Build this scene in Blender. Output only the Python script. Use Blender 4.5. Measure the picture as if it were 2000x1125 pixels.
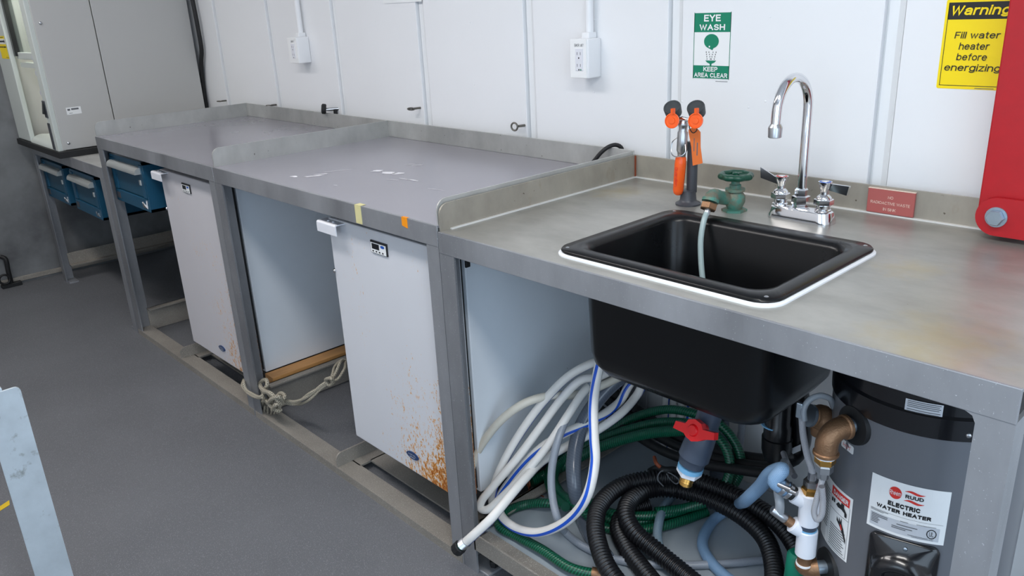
import bpy, bmesh, math, random
from mathutils import Vector, Matrix, Euler
random.seed(7)
for o in list(bpy.data.objects): bpy.data.objects.remove(o)
S = bpy.context.scene
C = S.collection
V = Vector
PI = math.pi

# ------------------------------------------------------------------ camera
CAMP = V((1.3957, -1.055, 1.3902)); CAME = Euler((1.2251, .0478, .8159), 'XYZ'); FPX = 1567.04
cd = bpy.data.cameras.new('camera'); cam = bpy.data.objects.new('camera', cd); C.objects.link(cam)
cam.location = CAMP; cam.rotation_euler = CAME
cd.sensor_width = 36; cd.lens = 36 * FPX / 2000; cd.clip_start = .02
S.camera = cam
CR = CAME.to_matrix()
# ------------------------------------------------------------------ world, exposure, ceiling lamps
w = bpy.data.worlds.new('world'); S.world = w; w.use_nodes = True
w.node_tree.nodes['Background'].inputs[0].default_value = (.66, .82, 1, 1)
w.node_tree.nodes['Background'].inputs[1].default_value = 3.4
S.view_settings.view_transform = 'Standard'; S.view_settings.look = 'None'
S.view_settings.gamma = 1; S.view_settings.use_curve_mapping = False
S.view_settings.exposure = -0.12
LAMPS = [(-2.75, -.72, 9), (-.75, -.72, 15), (1.25, -.72, 19)]   # x, y, watts of the ceiling fixtures
LAMP_COL = [(1, .95, .94), (1, .945, .94), (1, .975, .94)]
CEIL = 2.35

# ------------------------------------------------------------------ measuring helpers
def ray(u, v): return CR @ V(((u - 1000) / FPX, -(v - 562.5) / FPX, -1))
def at(u, v, ax, c):
    d = ray(u, v); i = 'xyz'.index(ax)
    return CAMP + d * ((c - CAMP[i]) / d[i])
def aty(u, v, y): return at(u, v, 'y', y)
def atz(u, v, z): return at(u, v, 'z', z)
def lin(c):
    return tuple(((x / 255) / 12.92 if x / 255 <= .04045 else ((x / 255 + .055) / 1.055) ** 2.4) for x in c)

# ------------------------------------------------------------------ text (made first, while the scene is small)
TXT = {}
def arc(cx, cy, rx, ry, a0, a1, n=14): return [(cx + rx * math.cos(math.radians(a0 + (a1 - a0) * k / n)), cy + ry * math.sin(math.radians(a0 + (a1 - a0) * k / n))) for k in range(n + 1)]
def ell(cx, cy, rx, ry): return arc(cx, cy, rx, ry, 0, 360, 22)
GLYPH = {   # centre lines on a cap height of 1, x height .72
 ' ': (.16, []), 'A': (.68, [[(0, 0), (.34, 1), (.68, 0)], [(.13, .34), (.55, .34)]]),
 'B': (.58, [[(0, .52), (0, 1)] + arc(.34, .76, .22, .24, 90, -90) + [(0, .52)], [(0, .52)] + arc(.34, .26, .25, .26, 90, -90) + [(0, 0), (0, .52)]]),
 'C': (.66, [arc(.36, .5, .36, .5, 42, 318, 20)]), 'D': (.64, [[(0, 0), (0, 1)] + arc(.26, .5, .38, .5, 90, -90) + [(0, 0)]]),
 'E': (.52, [[(.52, 1), (0, 1), (0, 0), (.53, 0)], [(0, .52), (.47, .52)]]), 'F': (.5, [[(.5, 1), (0, 1), (0, 0)], [(0, .5), (.42, .5)]]),
 'G': (.70, [arc(.36, .5, .36, .5, 42, 350, 20) + [(.70, .45)], [(.42, .45), (.70, .45), (.70, .05)]]), 'H': (.62, [[(0, 0), (0, 1)], [(.62, 0), (.62, 1)], [(0, .52), (.62, .52)]]),
 'I': (.0, [[(0, 0), (0, 1)]]), 'K': (.62, [[(0, 0), (0, 1)], [(.6, 1), (0, .38)], [(.2, .58), (.62, 0)]]), 'L': (.48, [[(0, 1), (0, 0), (.48, 0)]]),
 'M': (.76, [[(0, 0), (0, 1), (.38, .15), (.76, 1), (.76, 0)]]), 'N': (.62, [[(0, 0), (0, 1), (.62, 0), (.62, 1)]]), 'O': (.74, [ell(.37, .5, .37, .5)]), 'P': (.56, [[(0, 0), (0, 1)] + arc(.32, .74, .25, .26, 90, -90) + [(0, .48)]]),
 'R': (.60, [[(0, 0), (0, 1)] + arc(.33, .75, .24, .25, 90, -90) + [(0, .5)], [(.32, .5), (.60, 0)]]), 'S': (.58, [arc(.29, .75, .27, .25, 30, 268) + arc(.29, .26, .29, .26, 86, -150)]),
 'T': (.58, [[(0, 1), (.58, 1)], [(.29, 1), (.29, 0)]]), 'U': (.6, [[(0, 1)] + arc(.3, .3, .3, .3, 180, 360) + [(.6, 1)]]), 'V': (.64, [[(0, 1), (.32, 0), (.64, 1)]]),
 'W': (.94, [[(0, 1), (.23, 0), (.47, .95), (.71, 0), (.94, 1)]]), 'Y': (.62, [[(0, 1), (.31, .45), (.62, 1)], [(.31, .45), (.31, 0)]]),
 '#': (.5, [[(.1, 0), (.2, 1)], [(.32, 0), (.42, 1)], [(0, .33), (.48, .33)], [(.04, .68), (.52, .68)]]), '7': (.5, [[(0, 1), (.5, 1), (.18, 0)]]),
 '5': (.5, [[(.46, 1), (.06, 1), (.03, .55)] + arc(.22, .33, .28, .33, 115, -150)]), '!': (.0, [[(0, 1), (0, .3)], [(0, .02), (0, 0)]]),
 'a': (.5, [arc(.25, .5, .24, .22, 160, 0) + [(.49, 0)], [(.49, .42), (.22, .40)] + arc(.2, .2, .2, .2, 95, 270) + [(.32, .02), (.49, .2)]]),
 'b': (.54, [[(0, 1), (0, 0)], ell(.27, .36, .27, .36)]), 'd': (.54, [[(.54, 1), (.54, 0)], ell(.27, .36, .27, .36)]), 'u': (.5, [[(0, .72)] + arc(.25, .27, .25, .27, 180, 360) + [(.5, .72)], [(.5, .3), (.5, 0)]]), 'e': (.54, [[(.02, .38), (.54, .38)] + arc(.27, .36, .27, .36, 4, 318)]),
 'f': (.28, [arc(.28, .82, .16, .18, 90, 180) + [(.12, 0)], [(0, .72), (.28, .72)]]), 'g': (.54, [ell(.27, .36, .27, .36), [(.54, .72), (.54, -.02)] + arc(.27, -.05, .27, .21, 0, -150)]),
 'h': (.5, [[(0, 1), (0, 0)], arc(.25, .45, .25, .27, 180, 0) + [(.5, 0)]]), 'i': (.0, [[(0, .72), (0, 0)], [(0, .98), (0, 1.0)]]), 'l': (.0, [[(0, 1), (0, 0)]]),
 'm': (.84, [[(0, .72), (0, 0)], arc(.21, .48, .21, .24, 180, 0) + [(.42, 0)], arc(.63, .48, .21, .24, 180, 0) + [(.84, 0)]]),
 'n': (.5, [[(0, .72), (0, 0)], arc(.25, .45, .25, .27, 180, 0) + [(.5, 0)]]), 'o': (.54, [ell(.27, .36, .27, .36)]), 'r': (.28, [[(0, .72), (0, 0)], arc(.26, .42, .26, .3, 180, 80)]),
 't': (.28, [[(.12, .95)] + arc(.26, .14, .14, .14, 180, 280), [(0, .72), (.28, .72)]]), 'w': (.78, [[(0, .72), (.2, 0), (.39, .70), (.58, 0), (.78, .72)]]), 'z': (.46, [[(0, .72), (.46, .72), (0, 0), (.48, 0)]]),
}
def ribbon(pts, t, vs, fs):
    P = [V((a, b)) for a, b in pts]; n = len(P); closed = n > 3 and (P[0] - P[-1]).length < 1e-6
    if not closed:
        d = (P[1] - P[0]).normalized(); P[0] = P[0] - d * t * .5; d = (P[-1] - P[-2]).normalized(); P[-1] = P[-1] + d * t * .5
    base = len(vs)
    for i in range(n):
        a = P[i - 1] if i else (P[-2] if closed else None); b = P[i + 1] if i < n - 1 else (P[1] if closed else None)
        d0 = (P[i] - a).normalized() if a is not None else None; d1 = (b - P[i]).normalized() if b is not None else None
        d0 = d0 or d1; d1 = d1 or d0
        n0 = V((-d0.y, d0.x)); n1 = V((-d1.y, d1.x)); m = n0 + n1
        m = n0 if m.length < .3 else m.normalized() * min(1.9, 1 / max(.35, m.normalized().dot(n0)))
        vs.append(P[i] + m * t / 2); vs.append(P[i] - m * t / 2)
    for i in range(n - 1): fs.append((base + 2 * i, base + 2 * i + 1, base + 2 * i + 3, base + 2 * i + 2))
def mktext(s, bold=0, shear=0):
    k = (s, bold, shear)
    if k in TXT: return TXT[k]
    t = .115 + bold * 3.4; gap = .13 + t * .9; vs = []; fs = []; x = 0; lay = []; lc = 0
    for ch in s:
        w_, strokes = GLYPH[ch]
        sx_ = 1 + t * .35
        for st in strokes:
            ribbon([(x + a * sx_, t / 2 + b * (1 - t)) for a, b in st], t, vs, fs); lay += [lc % 4] * (len(vs) - len(lay)); lc += 1
        x += w_ * sx_ + gap
    vs = [(a.x + shear * a.y, a.y) for a in vs]
    xs = [a for a, b in vs]; ys = [b for a, b in vs]; x0, x1, y0, y1 = min(xs), max(xs), min(ys), max(ys)
    TXT[k] = ([((a - (x0 + x1) / 2) / (x1 - x0), (b - (y0 + y1) / 2) / (y1 - y0), l) for (a, b), l in zip(vs, lay)], fs)
    return TXT[k]

# ------------------------------------------------------------------ materials
def nodes(name):
    m = bpy.data.materials.new(name); m.use_nodes = True
    nt = m.node_tree; b = nt.nodes['Principled BSDF']
    return m, nt, b
def N(nt, t, **k):
    n = nt.nodes.new(t)
    for a, b in k.items():
        if a.startswith('_'): setattr(n, a[1:], b)
        else: n.inputs[a].default_value = b
    return n
def coords(nt, scale=(1, 1, 1), which='Object'):
    tc = N(nt, 'ShaderNodeTexCoord'); mp = N(nt, 'ShaderNodeMapping'); mp.inputs['Scale'].default_value = scale
    nt.links.new(tc.outputs[which], mp.inputs[0]); return mp.outputs[0]
def ramp(nt, src, stops):
    r = N(nt, 'ShaderNodeValToRGB'); e = r.color_ramp.elements
    while len(e) < len(stops): e.new(.5)
    for i, (p, c) in enumerate(stops):
        e[i].position = p; e[i].color = (c, c, c, 1) if not isinstance(c, tuple) else tuple(c[:3]) + (1,)
    nt.links.new(src, r.inputs[0]); return r.outputs[0]
def mix(nt, fac, a, b):
    m = N(nt, 'ShaderNodeMix', _data_type='RGBA')
    for s, v in ((0, fac), (6, a), (7, b)):
        if isinstance(v, (int, float)): m.inputs[s].default_value = v
        elif isinstance(v, tuple): m.inputs[s].default_value = tuple(v[:3]) + (1,)
        else: nt.links.new(v, m.inputs[s])
    return m.outputs[2]
def noise(nt, vec, scale, detail=4, rough=.55):
    n = N(nt, 'ShaderNodeTexNoise', Scale=scale, Detail=detail, Roughness=rough); nt.links.new(vec, n.inputs['Vector']); return n.outputs[0]
def pbr(name, col, rough=.5, metal=0, var=0, vs=6, bump=0, bs=150, rvar=0, stretch=(1, 1, 1), spec=.5, coat=0, speck=None, sps=300, spt=.7, alpha=1, trans=0, stain=None, stv=(.62, .75), sts=3):
    m, nt, b = nodes(name); L = nt.links.new
    c = lin(col) ; v = coords(nt, stretch)
    src = None
    if var:
        n = noise(nt, v, vs, 6, .6)
        src = mix(nt, ramp(nt, n, [(.3, 0.), (.7, 1.)]), tuple(x * (1 - var) for x in c), tuple(min(1, x * (1 + var)) for x in c))
    if stain:
        n = noise(nt, v, sts, 5, .6)
        src = mix(nt, ramp(nt, n, [(stv[0], 0.), (stv[1], 1.)]), src if src else c, lin(stain))
    if speck:
        n = noise(nt, coords(nt), sps, 2, .5)
        src = mix(nt, ramp(nt, n, [(spt, 0.), (spt + .04, 1.)]), src if src else c, lin(speck))
    if src: L(src, b.inputs['Base Color'])
    else: b.inputs['Base Color'].default_value = c + (1,)
    b.inputs['Roughness'].default_value = rough; b.inputs['Metallic'].default_value = metal
    b.inputs['Specular IOR Level'].default_value = spec; b.inputs['Coat Weight'].default_value = coat
    b.inputs['Transmission Weight'].default_value = trans; b.inputs['Alpha'].default_value = alpha
    if rvar:
        n = noise(nt, v, vs * 1.7, 5, .6); r = N(nt, 'ShaderNodeMapRange'); L(n, r.inputs[0])
        r.inputs[1].default_value = .3; r.inputs[2].default_value = .7
        r.inputs[3].default_value = max(.03, rough - rvar); r.inputs[4].default_value = rough + rvar; L(r.outputs[0], b.inputs['Roughness'])
    if bump:
        n = noise(nt, coords(nt), bs, 2, .5); bp = N(nt, 'ShaderNodeBump', Strength=bump, Distance=.002); L(n, bp.inputs['Height']); L(bp.outputs[0], b.inputs['Normal'])
    return m
def hosemat(name, base, line, fu, fv, cut, rough=.4, cross=False, bump=.3, alpha=1, spec=.5):
    m, nt, b = nodes(name); L = nt.links.new
    tc = N(nt, 'ShaderNodeTexCoord'); sp = N(nt, 'ShaderNodeSeparateXYZ'); L(tc.outputs['UV'], sp.inputs[0])
    def wave(sgn):
        a = N(nt, 'ShaderNodeMath', _operation='MULTIPLY'); L(sp.outputs[0], a.inputs[0]); a.inputs[1].default_value = fu
        c = N(nt, 'ShaderNodeMath', _operation='MULTIPLY'); L(sp.outputs[1], c.inputs[0]); c.inputs[1].default_value = fv * sgn
        d = N(nt, 'ShaderNodeMath', _operation='ADD'); L(a.outputs[0], d.inputs[0]); L(c.outputs[0], d.inputs[1])
        s = N(nt, 'ShaderNodeMath', _operation='SINE'); L(d.outputs[0], s.inputs[0])
        q = N(nt, 'ShaderNodeMath', _operation='MULTIPLY_ADD'); L(s.outputs[0], q.inputs[0]); q.inputs[1].default_value = .5; q.inputs[2].default_value = .5
        return q.outputs[0]
    h = wave(1)
    if cross:
        mx = N(nt, 'ShaderNodeMath', _operation='MAXIMUM'); L(h, mx.inputs[0]); L(wave(-1), mx.inputs[1]); h = mx.outputs[0]
    L(mix(nt, ramp(nt, h, [(cut, 0.), (min(1, cut + .25), 1.)]), lin(base), lin(line)), b.inputs['Base Color'])
    b.inputs['Roughness'].default_value = rough; b.inputs['Alpha'].default_value = alpha; b.inputs['Specular IOR Level'].default_value = spec
    bp = N(nt, 'ShaderNodeBump', Strength=bump, Distance=.0012); L(h, bp.inputs['Height']); L(bp.outputs[0], b.inputs['Normal'])
    return m
def rustmat(name, col, seed, amount, edge):
    """white enamel with rust freckles that thicken towards the right and the bottom of the door"""
    m, nt, b = nodes(name); L = nt.links.new
    g = N(nt, 'ShaderNodeTexCoord'); s = N(nt, 'ShaderNodeSeparateXYZ'); L(g.outputs['Generated'], s.inputs[0])
    mp = N(nt, 'ShaderNodeMapping'); mp.inputs['Location'].default_value = (seed, seed, seed); mp.inputs['Scale'].default_value = (1, 1, .6); L(g.outputs['Object'], mp.inputs[0])
    def rng(src, a, c):
        r = N(nt, 'ShaderNodeMapRange'); L(src, r.inputs[0]); r.inputs[1].default_value = a; r.inputs[2].default_value = c; return r.outputs[0]
    def mth(op, a, c):
        n = N(nt, 'ShaderNodeMath', _operation=op)
        for i, x in enumerate((a, c)):
            if isinstance(x, (int, float)): n.inputs[i].default_value = x
            else: L(x, n.inputs[i])
        return n.outputs[0]
    low = rng(s.outputs[2], edge, .0); right = rng(s.outputs[0], .25, 1.0)
    patch = noise(nt, mp.outputs[0], 11, 3, .6)
    k = mth('MULTIPLY', mth('MULTIPLY', low, right), amount)
    k = mth('ADD', k, mth('MULTIPLY', mth('SUBTRACT', patch, .5), 1.5))
    fine = noise(nt, mp.outputs[0], 150, 5, .75)
    d = mth('ADD', fine, mth('MULTIPLY', k, .22))
    spots = ramp(nt, d, [(.66, 0.), (.72, 1.)])
    rc = ramp(nt, d, [(.66, lin((226, 206, 170))), (.73, lin((214, 150, 62))), (.82, lin((160, 84, 14)))])
    base = mix(nt, ramp(nt, noise(nt, mp.outputs[0], 3, 4), [(.3, 0.), (.7, 1.)]), tuple(x * .95 for x in lin(col)), lin(col))
    L(mix(nt, spots, base, rc), b.inputs['Base Color']); b.inputs['Roughness'].default_value = .38
    return m
M = {}
M['wall'] = pbr('wall_paint', (233, 235, 237), .34, var=.015, vs=2, rvar=.05)
M['rib'] = pbr('rib_paint', (230, 233, 235), .34, var=.02, vs=2)
M['darkwall'] = pbr('dull_grey_paint', (122, 125, 127), .6, var=.26, vs=3.2, bump=.1, bs=90, stain=(86, 88, 90), stv=(.45, .7), sts=2.2)
M['floor'] = pbr('floor_paint', (98, 100, 104), .62, var=.13, vs=1.6, bump=.6, bs=330, speck=(126, 128, 132), sps=430, spt=.60)
M['alu'] = pbr('aluminium', (156, 158, 162), .42, .6, var=.24, vs=5, rvar=.10, stretch=(1, 1, .35), speck=(206, 209, 212), sps=330, spt=.70)
M['lip'] = pbr('dull_aluminium', (182, 183, 180), .44, .5, var=.22, vs=6, rvar=.10, stretch=(1, 1, .6), speck=(120, 116, 110), sps=75, spt=.72)
M['sinklip'] = pbr('stained_lip', (168, 163, 152), .46, .5, var=.24, vs=6, rvar=.1, stretch=(1, 1, .6), stain=(140, 120, 92), stv=(.62, .8), sts=7, speck=(104, 96, 84), sps=75, spt=.72)
M['rail'] = pbr('dirty_aluminium', (150, 145, 137), .55, .35, var=.14, vs=7, bump=.25, bs=220, speck=(190, 185, 176), sps=380, spt=.62)
M['greytop'] = pbr('grey_bench_top', (156, 155, 163), .24, .3, var=.025, vs=1.3, rvar=.03)
def sinktop():
    m = pbr('stained_stainless', (164, 163, 157), .37, .5, var=.22, vs=4.5, rvar=.08, speck=(116, 104, 84), sps=95, spt=.775, stretch=(1, 1.7, 1))
    nt = m.node_tree; b = nt.nodes['Principled BSDF']; old = b.inputs['Base Color'].links[0].from_socket
    tc = N(nt, 'ShaderNodeTexCoord'); fac = None
    for cx, cy, r, seed in ((.45, -.27, .17, 3), (.30, .02, .10, 9), (-.50, .18, .12, 5)):     # tea-coloured water stains, relative to the bench centre
        mp = N(nt, 'ShaderNodeMapping'); mp.inputs['Location'].default_value = (-cx, -cy, -.907); nt.links.new(tc.outputs['Object'], mp.inputs[0])
        ln = N(nt, 'ShaderNodeVectorMath', _operation='LENGTH'); nt.links.new(mp.outputs[0], ln.inputs[0])
        n_ = noise(nt, mp.outputs[0], 14 + seed, 4, .6)
        sm = N(nt, 'ShaderNodeMath', _operation='MULTIPLY_ADD'); nt.links.new(n_, sm.inputs[0]); sm.inputs[1].default_value = r * 1.6; nt.links.new(ln.outputs['Value'], sm.inputs[2])
        rp_ = ramp(nt, sm.outputs[0], [(r * .85, .55), (r * 1.5, 0.)])
        if fac is None: fac = rp_
        else:
            ad = N(nt, 'ShaderNodeMath', _operation='MAXIMUM'); nt.links.new(fac, ad.inputs[0]); nt.links.new(rp_, ad.inputs[1]); fac = ad.outputs[0]
    nt.links.new(mix(nt, fac, old, lin((170, 156, 118))), b.inputs['Base Color'])
    return m
M['sinktop'] = sinktop()
M['seam'] = pbr('seam_metal', (225, 225, 222), .4, .2)
M['steel'] = pbr('steel', (190, 192, 195), .3, 1)
M['chrome'] = pbr('chrome', (226, 226, 228), .1, 1)
M['galv'] = pbr('galvanised', (168, 182, 194), .35, .9, var=.1, vs=40)
M['brass'] = pbr('brass', (196, 150, 80), .28, 1, var=.1, vs=40)
M['darksteel'] = pbr('dark_steel', (120, 118, 112), .35, 1)
M['bronze'] = pbr('cast_bronze', (146, 112, 84), .45, .75, var=.12, vs=30, bump=.3, bs=300)
M['verdigris'] = pbr('verdigris_bronze', (118, 116, 100), .6, .3, var=.25, vs=40, stain=(78, 134, 120), stv=(.42, .58), sts=34, bump=.4, bs=300)
M['white'] = pbr('white_enamel', (222, 224, 230), .36, var=.02, vs=3)
M['sidewhite'] = pbr('freezer_side', (220, 227, 234), .36, var=.04, vs=2.5, speck=(130, 135, 140), sps=60, spt=.79)
M['rust1'] = rustmat('rusted_enamel', (212, 214, 219), 3.1, 1.7, .62)
M['rust2'] = rustmat('lightly_rusted_enamel', (208, 206, 210), 11.7, .95, .85)
M['bscgrey'] = pbr('warm_grey_enamel', (184, 184, 182), .42, var=.015, vs=2)
M['bscpale'] = pbr('pale_green_grey', (196, 203, 199), .42)
M['cream'] = pbr('cream_liner', (222, 220, 206), .4)
M['black'] = pbr('black_plastic', (14, 15, 18), .3)
M['blackmatt'] = pbr('black_rubber', (20, 21, 23), .6)
M['sink'] = pbr('black_epoxy', (9, 10, 12), .3, rvar=.04, vs=5, spec=.35, speck=(60, 62, 64), sps=120, spt=.80)
M['caulk'] = pbr('white_caulk', (232, 235, 238), .5)
M['blue'] = pbr('teal_blue_paint', (16, 74, 102), .4, var=.06, vs=8)
M['blue2'] = pbr('teal_blue_dark_face', (22, 72, 96), .45, var=.06, vs=8)
M['handle'] = pbr('aluminium_pull', (196, 200, 198), .35, .6)
M['orange'] = pbr('orange_plastic', (238, 92, 24), .3)
M['tagorange'] = pbr('orange_card', (226, 112, 40), .6)
M['grey'] = pbr('dark_grey_plastic', (66, 68, 74), .4)
M['cap'] = pbr('charcoal_cap', (58, 62, 64), .5, var=.15, vs=60)
M['green'] = pbr('green_wheel', (6, 66, 48), .35)
M['red'] = pbr('red_paint', (170, 14, 26), .42, var=.06, vs=30, speck=(214, 120, 110), sps=90, spt=.80)
M['redplastic'] = pbr('red_handle', (222, 22, 28), .3)
M['bluedot'] = pbr('blue_index', (40, 96, 190), .3)
M['reddot'] = pbr('red_index', (206, 44, 40), .3)
M['signgreen'] = pbr('sign_green', (0, 128, 96), .4)
M['signwhite'] = pbr('sign_white', (236, 238, 238), .4)
M['yellow'] = pbr('sign_yellow', (250, 222, 0), .45)
M['ink'] = pbr('ink_black', (28, 28, 30), .5)
M['inkgrey'] = pbr('ink_grey', (96, 98, 102), .5)
M['signred'] = pbr('maroon_plastic', (172, 92, 88), .4)
M['cream_letter'] = pbr('engraved_cream', (236, 216, 200), .5)
M['labelgrey'] = pbr('label_grey', (196, 200, 206), .45)
M['labelred'] = pbr('label_red', (214, 52, 44), .45)
M['bluelabel'] = pbr('blue_label', (84, 112, 140), .45)
M['heater'] = pbr('heater_grey', (112, 115, 121), .32, .25, var=.03, vs=4)
M['heaterblack'] = pbr('gloss_black', (16, 17, 21), .22, coat=.3)
M['whitehose'] = pbr('white_hose', (226, 224, 220), .38, var=.04, vs=20)
M['oldhose'] = pbr('yellowed_hose', (206, 202, 190), .42, var=.06, vs=14)
M['stripe'] = pbr('blue_stripe', (22, 84, 196), .38)
M['bighose'] = hosemat('grey_reinforced_hose', (88, 96, 108), (93, 101, 113), 900, 6, .6, .18, bump=.0)
M['braid'] = hosemat('clear_braided_hose', (118, 126, 138), (176, 184, 194), 3200, 14, .8, .28, True, .15)
M['steelbraid'] = hosemat('steel_braid', (92, 94, 100), (196, 198, 204), 4200, 16, .62, .3, True, .4)
M['greenhose'] = hosemat('green_garden_hose', (5, 66, 48), (22, 112, 80), 900, 4, .7, .33, False, .3)
M['bluehose'] = hosemat('light_blue_lay_flat_hose', (104, 138, 172), (128, 160, 192), 4000, 14, .55, .45, True, .2)
M['meshhose'] = hosemat('grey_blue_mesh_hose', (92, 116, 134), (138, 160, 174), 3400, 12, .6, .5, True, .4)
M['cleartube'] = pbr('clear_tube', (176, 196, 196), .25, alpha=.75)
M['clearvinyl'] = pbr('clear_vinyl', (150, 158, 166), .25, alpha=.7)
M['corr'] = pbr('black_corrugated', (20, 20, 23), .36)
M['pvc'] = pbr('white_pvc', (226, 230, 238), .35)
M['greypvc'] = pbr('grey_pvc', (66, 76, 92), .35)
M['bluecement'] = pbr('blue_cement', (120, 180, 220), .4)
M['shelf'] = pbr('shelf_paint', (154, 164, 172), .4, var=.06, vs=5, speck=(180, 188, 194), sps=90, spt=.78)
M['wood'] = pbr('pine', (190, 140, 84), .55, var=.2, vs=4, stretch=(6, 1, 12))
M['rope'] = hosemat('rope', (112, 106, 92), (178, 171, 154), 900, 3, .45, .8, True, .9)
M['masking'] = pbr('masking_tape', (212, 204, 150), .6)
M['orangetape'] = pbr('orange_tape', (240, 146, 0), .5)
M['yellowtape'] = pbr('floor_tape', (222, 186, 20), .5)
M['residue'] = pbr('dry_residue', (228, 228, 232), .7)
M['lcd'] = pbr('lcd', (24, 26, 30), .2)
M['worn'] = pbr('worn_white_alu', (196, 208, 216), .45, .25, var=.1, vs=12, stain=(150, 158, 160), stv=(.6, .7), sts=22)
M['lamp'] = pbr('lamp_housing', (230, 230, 230), .4)
M['rustpipe'] = pbr('rusty_copper', (140, 66, 36), .6)
M['greenbody'] = pbr('green_plastic', (0, 110, 86), .4)
mg, nt_, b_ = nodes('tinted_glass'); b_.inputs['Base Color'].default_value = lin((190, 206, 196)) + (1,); b_.inputs['Roughness'].default_value = .05; b_.inputs['Alpha'].default_value = .3
M['glass'] = mg
ml, nt_, b_ = nodes('lamp_diffuser'); b_.inputs['Emission Color'].default_value = (1, .97, .94, 1); b_.inputs['Emission Strength'].default_value = 6
M['diffuser'] = ml

# ------------------------------------------------------------------ object helpers
def setp(o, label=None, cat=None, group=None, kind=None):
    for k, v in (('label', label), ('category', cat), ('group', group), ('kind', kind)):
        if v: o[k] = v
    return o
def thing(name, label, cat, loc, group=None):
    o = bpy.data.objects.new(name, None); o.empty_display_size = .05; C.objects.link(o); o.location = loc
    return setp(o, label, cat, group)
def wloc(p):
    l = V((0, 0, 0))
    while p is not None: l += p.location; p = p.parent
    return l
def obj(name, bm, mat, parent=None, smooth=False, label=None, angle=None, loc=None):
    """bm holds world coordinates; the mesh is stored relative to its parent (or to loc)"""
    off = wloc(parent) if parent else (V(loc) if loc is not None else None)
    if off is None:
        lo = V((min(v.co.x for v in bm.verts), min(v.co.y for v in bm.verts), min(v.co.z for v in bm.verts)))
        hi = V((max(v.co.x for v in bm.verts), max(v.co.y for v in bm.verts), max(v.co.z for v in bm.verts)))
        off = V(((lo.x + hi.x) / 2, (lo.y + hi.y) / 2, lo.z))
    bmesh.ops.translate(bm, vec=-off, verts=bm.verts)
    me = bpy.data.meshes.new(name); bm.to_mesh(me); bm.free()
    me.materials.append(M[mat] if isinstance(mat, str) else mat)
    if smooth:
        for p in me.polygons: p.use_smooth = True
        me.set_sharp_from_angle(angle=math.radians(angle or 40))
    o = bpy.data.objects.new(name, me); C.objects.link(o)
    if parent: o.parent = parent
    else: o.location = off
    if label: o['label'] = label
    return o
def B(): return bmesh.new()
def box(bm, x0, x1, y0, y1, z0, z1, bev=0, seg=2):
    if x0 > x1: x0, x1 = x1, x0
    if y0 > y1: y0, y1 = y1, y0
    if z0 > z1: z0, z1 = z1, z0
    r = bmesh.ops.create_cube(bm, size=1)
    for v in r['verts']:
        v.co = V(((x0 + x1) / 2 + v.co.x * (x1 - x0), (y0 + y1) / 2 + v.co.y * (y1 - y0), (z0 + z1) / 2 + v.co.z * (z1 - z0)))
    if bev:
        es = list({e for v in r['verts'] for e in v.link_edges})
        bmesh.ops.bevel(bm, geom=es, offset=bev, segments=seg, affect='EDGES', profile=.5)
    return bm
def bx(*a, **k): return box(B(), *a, **k)
def prism(bm, pts, off):
    a = [bm.verts.new(p) for p in pts]; b = [bm.verts.new(V(p) + V(off)) for p in pts]
    n = len(pts)
    bm.faces.new(a[::-1]); bm.faces.new(b)
    for i in range(n): bm.faces.new((a[i], a[(i + 1) % n], b[(i + 1) % n], b[i]))
    bmesh.ops.recalc_face_normals(bm, faces=bm.faces)
    return bm
def frame_of(axis):
    a = V(axis).normalized(); r = V((0, 0, 1)) if abs(a.z) < .9 else V((1, 0, 0))
    u = a.cross(r).normalized(); return a, u, u.cross(a) * -1
def lathe(bm, base, axis, prof, seg=24, phase=0, ref=None):
    """prof: (distance along axis, radius)"""
    a, u, w_ = frame_of(axis)
    base = V(base); rings = []
    for d, r in prof:
        if r < 1e-6: rings.append([bm.verts.new(base + a * d)]); continue
        rings.append([bm.verts.new(base + a * d + (u * math.cos(2 * PI * i / seg + phase) + w_ * math.sin(2 * PI * i / seg + phase)) * r) for i in range(seg)])
    for A, Bq in zip(rings, rings[1:]):
        for i in range(seg):
            j = (i + 1) % seg
            if len(A) == 1 and len(Bq) == 1: continue
            if len(A) == 1: bm.faces.new((A[0], Bq[i], Bq[j]))
            elif len(Bq) == 1: bm.faces.new((A[i], A[j], Bq[0]))
            else: bm.faces.new((A[i], A[j], Bq[j], Bq[i]))
    for R_ in (rings[0], rings[-1]):
        if len(R_) > 1: bm.faces.new(R_)
    bmesh.ops.recalc_face_normals(bm, faces=bm.faces)
    return bm
def cyl(bm, p, q, r, seg=20, r2=None, bev=0):
    p, q = V(p), V(q); L = (q - p).length; r2 = r if r2 is None else r2
    pr = [(0, r), (L, r2)] if not bev else [(0, r - bev), (bev, r), (L - bev, r2), (L, r2 - bev)]
    return lathe(bm, p, q - p, pr, seg)
def hexn(bm, p, q, r): return lathe(bm, V(p), V(q) - V(p), [(0, r * .92), ((V(q) - V(p)).length * .12, r), ((V(q) - V(p)).length * .88, r), ((V(q) - V(p)).length, r * .92)], 6)
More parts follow.
